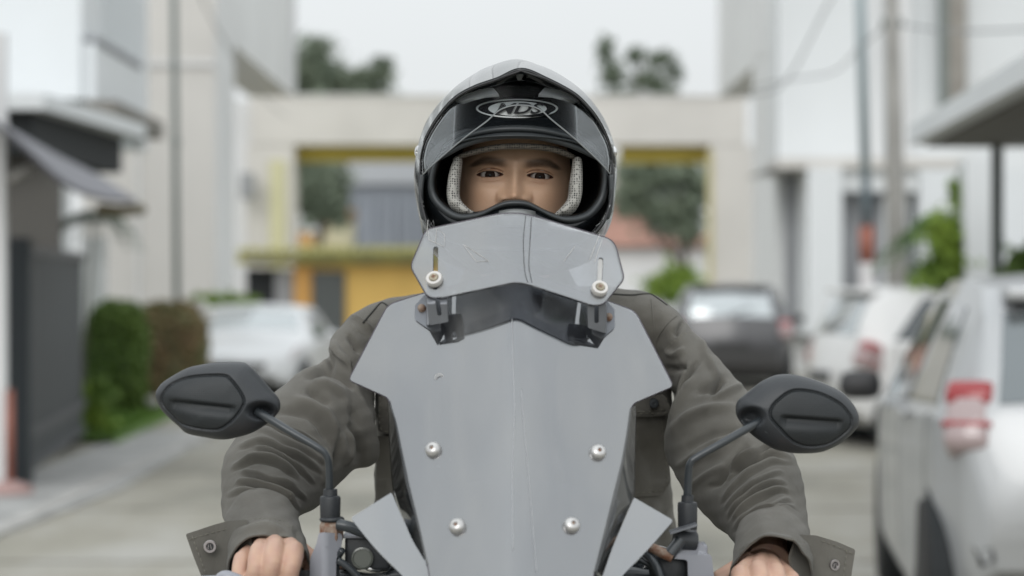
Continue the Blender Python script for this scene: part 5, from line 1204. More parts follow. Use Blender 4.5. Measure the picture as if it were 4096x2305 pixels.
# badge on the forehead: oval plate, ring and raised letters
def oval(cx, cy, a, b_, n=64): return [(cx + a*math.cos(2*math.pi*k/n), cy + b_*math.sin(2*math.pi*k/n)) for k in range(n)]
M['badge'] = mat('badge_silver', (.72, .73, .72), .35, metal=.1); M['badgeblack'] = mat('badge_black', (.01, .01, .012), .2, coat=.6)
BX, BY = 2068, 434
bd = lambda lift: (lambda x_, y_: front_d(x_, y_) - .0015 - lift)
ringo = oval(BX, BY, 164, 38); badge = plate('badge', ringo, bd(.0), .0012, M['badge'], helmet, holes=[oval(BX, BY, 156, 33)], step=(16, 12))
plate('badge_field', oval(BX, BY, 157, 33.5), bd(-.0004), .001, M['badgeblack'], badge, step=(16, 12))
plate('badge_oval', oval(BX+2, BY+1, 117, 29), bd(.0008), .0008, M['badge'], badge, step=(16, 12))
plate('badge_swoosh', [(2050,464),(2120,460),(2180,452),(2215,440),(2190,462),(2130,468)], bd(.0014), .0006, M['badgeblack'], badge, step=(16, 12))
cu = bpy.data.curves.new('mds', 'FONT'); cu.body = 'MDS'; cu.shear = .35; cu.offset = .022; cu.resolution_u = 4; cu.extrude = 0; cu.space_character = 1.0
to = bpy.data.objects.new('mds', cu); COL.objects.link(to); bpy.context.view_layer.update()
tm = bpy.data.meshes.new_from_object(to.evaluated_get(bpy.context.evaluated_depsgraph_get())); bpy.data.objects.remove(to)
bm = bmesh.new(); bm.from_mesh(tm); xs = [v.co.x for v in bm.verts]; ys = [v.co.y for v in bm.verts]
x0, x1, y0, y1 = min(xs), max(xs), min(ys), max(ys)
for v in bm.verts: v.co = Vector((1982 + (v.co.x-x0)/(x1-x0)*194, 456 - (v.co.y-y0)/(y1-y0)*44, 0))
for k in range(1980, 2190, 12): bmesh.ops.bisect_plane(bm, geom=list(bm.verts)+list(bm.edges)+list(bm.faces), plane_co=(k+.3, 0, 0), plane_no=(1, 0, 0))
for v in bm.verts: v.co = Vector(W(v.co.x, v.co.y, front_d(v.co.x, v.co.y) - .0062))
bm.to_mesh(tm); bm.free(); lt = link('lettering', tm, mat('lettering_black', (.012, .012, .014), .6), badge, smooth=False)
# chin vent and side lettering outlines
band('chin_vent', [(2000,846),(2035,840),(2066,839),(2100,840),(2140,847)], [(1995,900),(2030,905),(2062,906),(2100,905),(2142,900)], lambda x_, y_: 3.000 + ((x_-2065)/400)**2, M['shellsilver'], helmet, bulge=.006)
for pts in ([(1706,945),(1704,876),(1720,902),(1733,882),(1737,905)], [(1712,915),(1716,960),(1766,990),(1776,990),(1778,938),(1742,916),(1745,965)], [(1758,925),(1760,952),(1774,957)]):
    q = B(); q.tube([W(a, b_, 3.06) for a, b_ in pts], .0006, 6); q.build('side_graphic', M['shellsilver'], helmet, smooth=True)
for pts in ([(2384,905),(2420,880),(2440,820)], [(2378,935),(2405,915),(2428,880)]):
    q = B(); q.tube([W(a, b_, 3.07) for a, b_ in pts], .0007, 6); q.build('side_graphic', M['shellsilver'], helmet, smooth=True)
M['glintwhite'] = mat('glint_white', (.72, .72, .73), .25, coat=.6)  # white plates added to stand for bright sky reflections on the forehead
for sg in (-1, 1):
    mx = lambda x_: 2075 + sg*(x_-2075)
    plate('reflection_bar', round_poly(([(mx(1816), 402), (mx(1862), 376), (mx(1920), 359), (mx(1972), 351), (mx(1996), 378), (mx(1940), 382), (mx(1890), 394), (mx(1848), 408)])[::sg], 4), lambda x_, y_: front_d(x_, y_+12) - .026 - .0001*(y_-340), .004, M['glintwhite'], helmet, step=(14, 14))
hang(helmet)
# ================================================================ SCOOTER
sc_ = thing('scooter', 'motor scooter facing the camera with a tall smoked windscreen, two mirrors and rusty fittings', 'scooter', (0.02, 3.0, 0))
def acrylic(nm, refl, tint, body_c, rough=.05, solid=.35):
    m = bpy.data.materials.new(nm); m.use_nodes = True; n = m.node_tree; n.nodes.clear()
    o = n.nodes.new('ShaderNodeOutputMaterial'); tr = n.nodes.new('ShaderNodeBsdfTransparent'); tr.inputs[0].default_value = (*tint, 1)
    df = n.nodes.new('ShaderNodeBsdfDiffuse'); df.inputs[0].default_value = (*body_c, 1)
    g_ = n.nodes.new('ShaderNodeBsdfGlossy'); g_.inputs[0].default_value = (.95, .965, .98, 1)
    t = n.nodes.new('ShaderNodeTexCoord'); nz = n.nodes.new('ShaderNodeTexNoise'); nz.inputs['Scale'].default_value = 9; nz.inputs['Detail'].default_value = 8
    rr_ = n.nodes.new('ShaderNodeMapRange'); rr_.inputs['To Min'].default_value = rough*.6; rr_.inputs['To Max'].default_value = rough*1.6
    n.links.new(t.outputs['Object'], nz.inputs['Vector']); n.links.new(nz.outputs['Fac'], rr_.inputs['Value']); n.links.new(rr_.outputs[0], g_.inputs['Roughness'])
    # dust specks and scratches
    vo = n.nodes.new('ShaderNodeTexVoronoi'); vo.inputs['Scale'].default_value = 75; rp = n.nodes.new('ShaderNodeMapRange'); rp.inputs['From Min'].default_value = .05; rp.inputs['From Max'].default_value = .02; rp.inputs['To Max'].default_value = .5
    n.links.new(t.outputs['Object'], vo.inputs['Vector']); n.links.new(vo.outputs['Distance'], rp.inputs['Value'])
    spk = n.nodes.new('ShaderNodeBsdfDiffuse'); spk.inputs[0].default_value = (.6, .6, .6, 1)
    vc = n.nodes.new('ShaderNodeTexNoise'); vc.inputs['Scale'].default_value = 14; gt = n.nodes.new('ShaderNodeMath'); gt.operation = 'GREATER_THAN'; gt.inputs[1].default_value = .58
    ml = n.nodes.new('ShaderNodeMath'); ml.operation = 'MULTIPLY'; n.links.new(t.outputs['Object'], vc.inputs['Vector']); n.links.new(vc.outputs['Fac'], gt.inputs[0]); n.links.new(gt.outputs[0], ml.inputs[0]); n.links.new(rp.outputs[0], ml.inputs[1])
    a1 = n.nodes.new('ShaderNodeMixShader'); a1.inputs[0].default_value = solid; n.links.new(tr.outputs[0], a1.inputs[1]); n.links.new(df.outputs[0], a1.inputs[2])
    lw = n.nodes.new('ShaderNodeFresnel'); lw.inputs['IOR'].default_value = 1.5
    ma = n.nodes.new('ShaderNodeMath'); ma.operation = 'MULTIPLY_ADD'; ma.inputs[1].default_value = 1.2; ma.inputs[2].default_value = refl; ma.use_clamp = True; n.links.new(lw.outputs[0], ma.inputs[0])
    a2 = n.nodes.new('ShaderNodeMixShader'); n.links.new(ma.outputs[0], a2.inputs[0]); n.links.new(a1.outputs[0], a2.inputs[1]); n.links.new(g_.outputs[0], a2.inputs[2])
    # thin film of road grime and wipe marks, uneven over the sheet
    mpg = n.nodes.new('ShaderNodeMapping'); mpg.inputs['Scale'].default_value = (9, 3, 2.2); gn = n.nodes.new('ShaderNodeTexNoise'); gn.inputs['Scale'].default_value = 1.6; gn.inputs['Detail'].default_value = 9; gn.inputs['Distortion'].default_value = 1.2
    gr = n.nodes.new('ShaderNodeMapRange'); gr.inputs['From Min'].default_value = .36; gr.inputs['From Max'].default_value = .72; gr.inputs['To Min'].default_value = .0; gr.inputs['To Max'].default_value = .22
    n.links.new(t.outputs['Object'], mpg.inputs[0]); n.links.new(mpg.outputs[0], gn.inputs['Vector']); n.links.new(gn.outputs['Fac'], gr.inputs['Value'])
    gd = n.nodes.new('ShaderNodeBsdfDiffuse'); gd.inputs[0].default_value = (.42, .42, .41, 1)
    a4 = n.nodes.new('ShaderNodeMixShader'); n.links.new(gr.outputs[0], a4.inputs[0]); n.links.new(a2.outputs[0], a4.inputs[1]); n.links.new(gd.outputs[0], a4.inputs[2]); a2 = a4
    # slow waviness of the sheet
    wn = n.nodes.new('ShaderNodeTexNoise'); wn.inputs['Scale'].default_value = 5; wb = n.nodes.new('ShaderNodeBump'); wb.inputs['Distance'].default_value = .014; wb.inputs['Strength'].default_value = .5
    n.links.new(t.outputs['Object'], wn.inputs['Vector']); n.links.new(wn.outputs['Fac'], wb.inputs['Height']); n.links.new(wb.outputs[0], g_.inputs['Normal'])
    a3 = n.nodes.new('ShaderNodeMixShader'); n.links.new(ml.outputs[0], a3.inputs[0]); n.links.new(a2.outputs[0], a3.inputs[1]); n.links.new(spk.outputs[0], a3.inputs[2]); n.links.new(a3.outputs[0], o.inputs[0])
    return m
M['smoke'] = acrylic('smoked_acrylic', .205, (.34, .35, .38), (.040, .044, .054), solid=.25)
M['smokewing'] = acrylic('smoked_acrylic_wing', .24, (.30, .31, .33), (.05, .054, .062), solid=.4)
M['smoke2'] = acrylic('smoked_acrylic_deflector', .165, (.60, .61, .63), (.055, .058, .065), solid=.08)
M['smokeside'] = acrylic('smoked_acrylic_return', .03, (.10, .11, .12), (.010, .012, .014), .08)  # darker copy of the screen acrylic, dark reflections put into its colour
M['plastic'] = mat('grained_plastic', (.036, .040, .045), .48, bump=(420, .5, .0006), var=(6, .25))
M['plastic2'] = mat('inset_plastic', (.020, .024, .027), .55, var=(10, .2))
n, b = nodes(M['plastic2']); t = n.nodes.new('ShaderNodeTexCoord'); vo = n.nodes.new('ShaderNodeTexVoronoi'); vo.inputs['Scale'].default_value = 480; vo.inputs['Randomness'].default_value = .1
bp = n.nodes.new('ShaderNodeBump'); bp.inputs['Strength'].default_value = .5; bp.inputs['Distance'].default_value = .0006; n.links.new(t.outputs['Object'], vo.inputs['Vector']); n.links.new(vo.outputs['Distance'], bp.inputs['Height']); n.links.new(bp.outputs[0], b.inputs['Normal'])
M['stem'] = mat('stem_paint', (.035, .042, .048), .35, coat=.3, bump=(200, .15, .0005))
M['bracket'] = mat('bracket_grey', (.20, .21, .23), .4, metal=.5, var=(20, .25), bump=(150, .2, .0005))
M['stemlight'] = mat('scratch_grey', (.40, .41, .43), .5)
M['paintgrey'] = mat('fairing_grey', (.33, .34, .38), .4, coat=.3, var=(12, .15))
M['rust'] = mat('rust', (.20, .085, .045), .8, var=(120, .6, (.33, .27, .22)), bump=(300, .6, .001))
M['screw'] = mat('screw_silver', (.60, .59, .58), .32, metal=.75, var=(60, .2))
M['washer'] = mat('washer_white', (.62, .60, .58), .45, bump=(200, .2, .0005))
M['bodygloss'] = mat('body_gloss_black', (.02, .026, .03), .15, coat=.8)

def Dsc(x_, y_):
    t = (x_-2062)/640
    return 2.735 - .205*(y_-1085)/1215 + .060*(math.sqrt(t*t + .006) - .0775) + .012*max(0, (1600-y_)/500)**2
# main screen
main = [(2062,1078,60),(1703,1172,20),(1553,1220,30),(1396,1520,16),(1552,1590,14),(1566,1625,14),(1587,1693,30),(1606,1787,30),(1637,1937,30),(1674,2086,30),(1712,2258,20),(1745,2480,5),
        (2345,2480,5),(2374,2295,20),(2423,2099,30),(2485,1849,30),(2507,1724,30),(2518,1640,14),(2535,1612,12),(2692,1545,16),(2540,1246,30),(2424,1203,20)]
scr = plate('windscreen', round_poly(main, 20), Dsc, .003, M['smoke'], sc_, step=(34, 44))
def edge_tube(outl, fn, parent, r_=.0013):
    Q = arc_resample(np.array(outl, float), 260, closed=True); P_ = [Vector(W(a, b_, fn(a, b_) + .0022)) for a, b_ in Q]
    q = B(); q.tube(P_ + [P_[0]], r_, 6, caps=False); return q.build('cut_edge', M['edge'], parent, smooth=True)
M['edge'] = mat('acrylic_cut_edge', (.045, .035, .05), .3)
edge_tube(round_poly(main, 20), Dsc, scr)
for pts in ([(2048,1275),(2052,1450),(2058,1650),(2050,1900),(2052,2200)], [(2085,1560),(2100,1750),(2118,1950),(2145,2290)]):
    Q = cr_spline(np.array(pts, float), 30); q = B(); q.tube([W(a, b_, Dsc(a, b_) - .0004) for a, b_ in Q], .00045, 5); q.build('scratch', M['stemlight'], scr, smooth=True)
for cx_, cy_, rr_, col_ in ((1757,1512,17,'washer'), (1757,1512,10,'washer'), (1768,1838,32,'stemlight')):
    q = B(); q.tube([W(cx_+rr_*math.cos(a), cy_+rr_*math.sin(a), Dsc(cx_, cy_) - .0006) for a in np.linspace(-.3 if rr_ > 20 else 2.6, 2.2 if rr_ > 20 else 6.2, 18)], .0003, 5); q.build('scratch', M[col_], scr, smooth=True)
def strip(name, a, b_, da, db, m, n=50, k=9, bul=0.012):
    A_ = cr_spline(np.array(a, float), n); B_ = cr_spline(np.array(b_, float), n); G = []
    for j in range(k):
        t = j/(k-1); P = mixl(A_, B_, t); dd = np.array([Dsc(p[0], p[1]) for p in A_])*(1-t) + (np.array([Dsc(p[0], p[1]) for p in A_]) + db)*t
        G.append(WV(P[:, 0], P[:, 1], dd - bul*math.sin(t*math.pi)))
    G = np.stack(G, 0); o = link(name, npmesh(G.reshape(-1, 3), gridfaces(k, n)), m, scr); md = o.modifiers.new('t', 'SOLIDIFY'); md.thickness = .0025; md.offset = 0; return o
strip('screen_return', [(1562,1604),(1570,1640),(1587,1693),(1606,1787),(1637,1937),(1674,2086),(1712,2256)], [(1556,1604),(1559,1650),(1560,1720),(1566,1850),(1582,1990),(1640,2140),(1704,2260)], 0, .055, M['smokeside'], bul=.004)
strip('screen_return', [(2520,1632),(2515,1670),(2507,1724),(2485,1849),(2455,1975),(2423,2099),(2374,2292)], [(2538,1622),(2540,1670),(2538,1740),(2536,1860),(2533,1985),(2505,2060),(2405,2320)], 0, .055, M['smokeside'], bul=.004)
# lower wings behind the main sheet
def Dw(x_, y_): return 2.632 - .19*(y_-1964)/1215 + .02*abs(x_-2062)/640 - .012
plate('lower_wing', round_poly([(1402,2072,14),(1566,1970,8),(1600,2050,30),(1650,2163,30),(1712,2265,30),(1800,2480,5),(1745,2480,5),(1612,2305,40),(1500,2195,60)], 10), Dw, .003, M['smokewing'], scr, step=(30, 34))
plate('lower_wing', round_poly([(2536,1990,8),(2694,2082,14),(2600,2190,60),(2485,2307,40),(2350,2480,5),(2330,2480,5),(2405,2320,30),(2450,2190,30),(2512,2045,30)], 10), Dw, .003, M['smokewing'], scr, step=(30, 34))
def nrm_of(fn, x_, y_, e=6):
    a, b_, c_ = (Vector(W(x_+dx, y_+dy, fn(x_+dx, y_+dy))) for dx, dy in ((0, 0), (e, 0), (0, e)))
    n_ = (b_-a).cross(c_-a).normalized(); return -n_ if n_.y > 0 else n_
def on(fn, x_, y_, lift=0, off=0.0):
    n_ = nrm_of(fn, x_, y_); p = Vector(W(x_, y_, fn(x_, y_))) + n_*lift
    return Matrix.Translation(p) @ n_.to_track_quat('Z', 'Y').to_matrix().to_4x4()
for x_, y_, r_, rb_ in ((1735, 1803, 33, .2), (2390, 1813, 33, 0), (1831, 2110, 34, .1), (2285, 2105, 34, 0)):
    s = Dsc(x_, y_)/F*r_*1.02; Mx = on(Dsc, x_, y_)
    q = B(); q.lathe([(s, -.002), (s, .0015), (s*.97, .004), (s*.80, .0068), (s*.50, .0082), (s*.27, .0085), (s*.24, .0070), (s*.001, .0068)], Mx, 30); w_ = q.build('dome_screw', M['screw'], scr, auto=50)
    q = B(); q.lathe([(s*.22, .0069), (s*.18, .0074)], Mx, 16); q.build('recess', M['rust'], w_, smooth=True)
# upper deflector stands 4-5 cm in front of the sheet
def Dd(x_, y_):
    t = (x_-2072)/430
    return 2.748 - .075*(y_-855)/365 + .026*(math.sqrt(t*t+.006)-.0775)
defl = [(2071,853,60),(1992,858,40),(1704,920,24),(1643,1066,24),(1712,1190,50),(1768,1190,30),(2060,1128,40),(2110,1136,40),(2372,1222,40),(2414,1216,24),(2496,1115,20),(2456,962,40),(2140,868,60)]
def slot(x0, y0, x1, y1, r_): 
    d_ = np.array([x1-x0, y1-y0]); d_ = d_/np.linalg.norm(d_); n_ = np.array([-d_[1], d_[0]]); o = []
    for k in range(9): a = math.pi*k/8; o.append(tuple(np.array([x0, y0]) - d_*r_*math.sin(a) + n_*r_*math.cos(a)))
    for k in range(9): a = math.pi*k/8; o.append(tuple(np.array([x1, y1]) + d_*r_*math.sin(a) - n_*r_*math.cos(a)))
    return o
DEFL_ = round_poly(defl, 20)
dfl = plate('deflector', round_poly(defl, 20), Dd, .003, M['smoke2'], sc_, holes=[slot(1743, 996, 1742, 1150, 10), slot(2403, 1040, 2396, 1170, 10)], step=(30, 30))
edge_tube(DEFL_, Dd, dfl)
for pts in ([(2103,862),(2094,960),(2099,1080),(2112,1130)], [(2126,868),(2121,960),(2116,1060),(2128,1130)]):
    q = B(); q.tube([tuple(Vector(W(a, b_, Dd(a, b_)-.0006))) for a, b_ in cr_spline(np.array(pts, float), 14)], .00035, 5); q.build('scratch', M['seamdark'], dfl, smooth=True)
for pts in ([(1852,978),(1905,1046),(1955,1045)], [(1858,980),(1952,1042)], [(2255,1046),(2300,985)], [(1706,945),(1712,880)], [(1714,925),(1716,960),(1777,988),(1778,938),(1746,915),(1742,972)], [(2358,1040),(2400,935)], [(2378,1048),(2408,960)]):
    q = B(); q.tube([tuple(Vector(W(a, b_, Dd(a, b_)-.0006))) for a, b_ in pts], .00025, 5); q.build('scratch', M['washer'], dfl, smooth=True)
for x_, y_ in ((1739, 1122), (2397, 1160)):
    s = Dd(x_, y_)/F*33; Mx = on(Dd, x_, y_)
    q = B(); q.lathe([(s, -.001), (s, .0045), (s*.94, .006), (s*.60, .006), (s*.56, .0045)], Mx, 30); w_ = q.build('washer', M['washer'], dfl, auto=40)
    q = B(); q.lathe([(s*.56, .001), (s*.56, .0062), (s*.50, .0075), (s*.2, .0078)], Mx, 24); h_ = q.build('screw_head', mat('screw_worn', (.42, .37, .28), .5, metal=.3, var=(200, .4)), w_, auto=50)
    for a in (0, 90):
        q = B(); q.box(-s*.28, s*.28, -s*.07, s*.07, .0074, .0084, Mx @ Matrix.Rotation(R(a+20), 4, 'Z')); q.build('recess', M['rust'], w_)
# brackets: base plate lying on the sheet, stand-off web and slotted face under the deflector
def face_d(x_, y_): return Dd(x_, min(y_, 1215)) + .006 + .0002*max(0, y_-1215)*.3
for sg, base, face, sl_h, scw in ((-1, [(1712,1165),(1660,1222),(1658,1278),(1722,1322),(1760,1318),(1760,1170)], [(1706,1120),(1784,1120),(1788,1210),(1793,1288),(1718,1302),(1708,1210)], (1748,1190,1758,1254), (1691,1241)),
                                  (1, [(2424,1200),(2458,1238),(2460,1310),(2412,1352),(2370,1330),(2370,1200)], [(2350,1150),(2424,1150),(2424,1230),(2422,1334),(2352,1312),(2350,1230)], (2386,1225,2386,1284), (2430,1277))):
    bk = plate('bracket', round_poly(base, 7), lambda x_, y_: Dsc(x_, y_) - .003, .003, M['bracket'], dfl, step=(20, 20), smooth=False)
    f2 = plate('slotted_face', round_poly(face, 7), face_d, .0025, M['bracket'], bk, holes=[slot(*sl_h, 9)], step=(20, 20), smooth=False)
    xe = face[-1][0] if sg < 0 else face[1][0]
    ya, yb = 1170, (1300 if sg < 0 else 1332)
    q = B(); v = [W(xe, ya, face_d(xe, ya)), W(xe, yb, face_d(xe, yb)), W(xe + sg*4, yb, Dsc(xe, yb)-.004), W(xe + sg*4, ya, Dsc(xe, ya)-.004)]
    q.poly(v, (sg*-.0022, 0, 0)); q.build('web', M['bracket'], bk)
    Mx = on(Dsc, *scw); s = Dsc(*scw)/F*16
    q = B(); q.lathe([(s, -.003), (s, .0055), (s*.7, .008), (s*.25, .0086)], Mx, 20); q.build('screw_head', M['rust'], bk, auto=50)
# ---- mirrors
def dist_in(P, poly):
    A = np.array(poly); Bq = np.roll(A, -1, 0); best = np.full(len(P), 1e9)
    for a, b_ in zip(A, Bq):
        ab = b_-a; t = np.clip(((P-a)@ab)/(ab@ab+1e-9), 0, 1); best = np.minimum(best, np.linalg.norm(P-a-t[:, None]*ab, axis=1))
    return best
def inside(P, poly):
    A = np.array(poly); Bq = np.roll(A, -1, 0); c_ = np.zeros(len(P), bool)
    for a, b_ in zip(A, Bq):
        cond = ((a[1] > P[:, 1]) != (b_[1] > P[:, 1])); xi = (b_[0]-a[0])*(P[:, 1]-a[1])/(b_[1]-a[1]+1e-12)+a[0]; c_ ^= cond & (P[:, 0] < xi)
    return c_
def mirror(outline, inset, ridge, socket, stem, boot, sg, d0):
    O = cr_spline(np.array(outline, float), 260, closed=True); C = O.mean(0) + np.array([0, 5]); s = d0/F
    In = cr_spline(np.array(inset, float), 200, closed=True)
    rngs = []; NR = 80
    for k in range(NR+1):
        t = 1 - k/NR; P = C + (O-C)*t
        # dome: thick rounded housing
        dd = -(.034*np.sqrt(np.clip(1 - t**2.6, 0, 1)))
        di = dist_in(P, In); ins = inside(P, In); g_ = np.where(di < 7, .0030*(1-(di/7)**2), 0)       # groove round the inset
        dd = dd + g_ + np.where(ins, .0012, 0)
        # stepped ridge across the inset
        (rx0, ry0), (rx1, ry1) = ridge; rl = np.hypot(rx1-rx0, ry1-ry0); u_ = ((P[:, 0]-rx0)*(rx1-rx0)+(P[:, 1]-ry0)*(ry1-ry0))/rl**2; v_ = ((P[:, 0]-rx0)*-(ry1-ry0)+(P[:, 1]-ry0)*(rx1-rx0))/rl
        v_ = v_ * (1 if rx1 > rx0 else -1)
        wu = np.clip(np.minimum(u_, 1-u_)*9, 0, 1)
        dd = dd + wu*np.where(v_ < 0, .0062*np.exp(-(v_/9)**2), .0062*np.exp(-(v_/30)**2))
        so_ = np.hypot((P[:, 0]-socket[0])/socket[2], (P[:, 1]-socket[1])/socket[3]); dd = dd + .020*np.exp(-(so_)**4)
        rngs.append(WV(P[:, 0], P[:, 1], d0 + .022 + dd))
    back = [WV(*(C + (O-C)*t).T, d0 + .022 + e) for t, e in ((.97, .012), (.93, .016), (.5, .017), (.01, .017))]
    V = np.concatenate([np.stack(back[::-1]), np.stack(rngs)], 0); me = npmesh(V.reshape(-1, 3), gridfaces(len(V), 260, False, True)); me.materials.append(M['plastic']); me.materials.append(M['plastic2'])
    o = link('mirror', me, [], sc_)
    cents = np.zeros(len(me.polygons)*3); me.polygons.foreach_get('center', cents); cp = cents.reshape(-1, 3); px_, py_ = to_px(cp)
    idx = inside(np.stack([px_, py_], -1), In) & (cp[:, 1] < d0+.025); me.polygons.foreach_set('material_index', idx.astype(np.int32))
    bm = bmesh.new(); bm.from_mesh(me); bmesh.ops.recalc_face_normals(bm, faces=bm.faces); bm.to_mesh(me); bm.free()
    q = B(); q.poly([W(*(C + (p-C)*.86), d0+.0405) for p in O[::8]], (0, .0015, 0)); q.build('mirror_glass', mat('mirror_glass', (.8, .8, .82), .02, metal=1), o)
    q = B(); q.lathe([(.0035, -.004), (.0035, .001), (.002, .0016)], facing(socket[4], socket[5], d0 - .002), 16); q.build('screw_head', M['stem'], o)
    Q = cr_spline(np.array([(a, b_, d0 + e, r_) for a, b_, e, r_ in stem], float), 46); 
    q = B(); q.tube([W(a, b_, d_) for a, b_, d_, _ in Q], list(Q[:, 3]*s), 16); q.build('stem', M['stem'], o, smooth=True)
    bx, y0_, y1_, y2_, w0, w1 = boot; e = stem[-1][2]; zc = lambda yy: W(bx, yy, d0+e)
    q = B(); x_, yv, zt = zc(y0_); z1 = zc(y1_)[2]; z2 = zc(y2_)[2]; w0 *= s; w1 *= s
    T0 = Matrix.Translation((x_, yv, 0))
    q.lathe([(w0, zt), (w0*1.04, z1+.001), (w1*.96, z1), (w1*1.02, z1-.003), (w1*.98, z2+.002), (w1*.93, z2)], T0, 24); q.build('rubber_boot', M['plastic'], o, auto=40)
    return o
mirror([(622,1585),(632,1552),(665,1520),(744,1475),(800,1460),(862,1451),(962,1450),(999,1464),(1040,1506),(1085,1558),(1114,1593),(1122,1625),(1112,1652),(1075,1690),(1012,1730),(940,1752),(887,1759),(820,1750),(748,1734),(712,1704),(676,1672),(640,1632)],
       [(648,1592),(662,1562),(690,1536),(744,1513),(812,1503),(895,1502),(925,1520),(958,1562),(976,1598),(972,1625),(945,1665),(915,1694),(868,1719),(787,1713),(725,1694),(688,1660),(655,1622)],
       ((672,1606),(948,1636)), (1045,1645,48,30,968,1682), [(1028,1648,.012,20),(1060,1665,.006,18),(1150,1720,-.005,16),(1270,1790,-.012,14.5),(1305,1822,-.012,14),(1316,1870,-.010,14.5),(1318,1960,-.006,16)], (1321, 1957, 1986, 2076, 28, 41), -1, 2.745)
mirror([(2943,1628),(2952,1602),(2980,1578),(3039,1531),(3085,1507),(3120,1498),(3175,1499),(3264,1521),(3358,1563),(3400,1600),(3426,1640),(3436,1675),(3428,1712),(3376,1764),(3314,1799),(3264,1812),(3190,1814),(3140,1808),(3089,1793),(3014,1745),(2970,1700),(2946,1662)],
       [(3080,1650),(3092,1622),(3116,1597),(3150,1572),(3185,1561),(3240,1565),(3295,1580),(3355,1612),(3388,1645),(3405,1678),(3398,1712),(3356,1750),(3308,1777),(3250,1786),(3202,1780),(3160,1756),(3120,1715),(3088,1680)],
       ((3378,1690),(3118,1672)), (3005,1668,44,32,3070,1722), [(3050,1680,.010,19),(3010,1702,.002,17),(2900,1766,-.008,16),(2790,1828,-.012,15),(2762,1852,-.012,15),(2754,1890,-.010,15.5),(2750,1985,-.006,17)], (2750, 1982, 2010, 2122, 24, 39), 1, 2.745)
# ---- fittings at the left bar end (reference left)
def cyl(name, a, b_, r_, m, parent=sc_, n=18):
    q = B(); q.tube([a, b_], r_, n); return q.build(name, m, parent, auto=40)
D0 = 2.739
q = B(); q.lathe([(.0130, 0), (.0145, .0025), (.0125, .005)], Matrix.Translation(W(1328, 2086, D0)), 24); q.build('flange', M['plastic'], sc_, smooth=True)
q = B(); q.lathe([(.0125, -.012), (.0135, -.009), (.0135, .005), (.011, .010)], Matrix.Translation(W(1326, 2120, D0)), 6); q.build('mirror_nut', M['rust'], sc_)
q = B(); q.tube(cr_spline(np.array([W(1350, 2098, D0-.012), W(1390, 2106, D0-.014), W(1460, 2132, D0-.01), W(1560, 2165, D0)]), 16), [.0065]*15+[.006], 14); q.build('lever_pivot_arm', M['stem'], sc_, smooth=True)
plate('bracket_arm', round_poly([(1274,2130),(1370,2134),(1368,2180),(1346,2230),(1340,2420),(1236,2420),(1240,2235),(1268,2170)], 16), lambda x_, y_: D0 - .018 + .00016*abs(x_-1300), .012, M['paintgrey'], sc_, step=(20, 30))
rb2 = B(); x0, _, z1 = W(1380, 2146, D0+.01); x1, _, z0 = W(1560, 2280, D0+.01); rb2.rbox(x0, x1, D0+.005, D0+.06, z0, z1, .004); rv = rb2.build('fluid_reservoir', M['plastic'], sc_, smooth=True)
q = B(); q.lathe([(.0125, 0), (.0125, .004), (.0105, .0048), (.0098, .0035), (.001, .0035)], facing(1450, 2232, D0+.004), 28); q.build('sight_glass', mat('sight_glass', (.13, .14, .125), .3, coat=.5), rv, auto=40)
q = B(); x0, _, z1 = W(1372, 2140, D0+.006); x1, _, z0 = W(1545, 2152, D0+.006); q.rbox(x0, x1, D0, D0+.05, z0, z1, .001); q.build('lid', M['paintgrey'], rv, smooth=True)
# handlebar with grips and levers
q = B(); q.tube([(-.36, 2.765, 1.075), (-.12, 2.765, 1.09), (.0, 2.78, 1.095), (.14, 2.765, 1.09), (.38, 2.765, 1.058)], .011, 16); q.build('handlebar', M['stem'], sc_, smooth=True)
for sg, a, b_ in ((-1, (860, 2372), (1240, 2340)), (1, (2880, 2400), (3280, 2440))):
    q = B(); A_ = Vector(W(*a, 2.735)); B_ = Vector(W(*b_, 2.735)); q.tube([A_.lerp(B_, t) for t in np.linspace(0, 1, 30)], [.0165 + .0008*(k % 2) for k in range(30)], 18); q.build('grip', M['tyre'], sc_, smooth=True)
    e_ = A_ if sg < 0 else B_; q = B(); q.lathe([(.019, -.018), (.02, 0), (.019, .018)], Matrix.Translation(e_) @ Matrix.Rotation(R(90), 4, 'Y'), 20); q.build('bar_end', M['paintgrey'], sc_, smooth=True)
q = B(); q.tube(cr_spline(np.array([W(868, 2345, 2.66), W(892, 2312, 2.655), W(935, 2318, 2.652), W(1100, 2385, 2.66), W(1260, 2340, 2.70)]), 20), .0075, 12); q.build('brake_lever', M['paintgrey'], sc_, smooth=True)
q = B(); q.tube(cr_spline(np.array([W(3270, 2440, 2.67), W(3100, 2440, 2.655), W(2950, 2380, 2.66), W(2840, 2330, 2.70)]), 20), .0075, 12); q.build('brake_lever', M['paintgrey'], sc_, smooth=True)
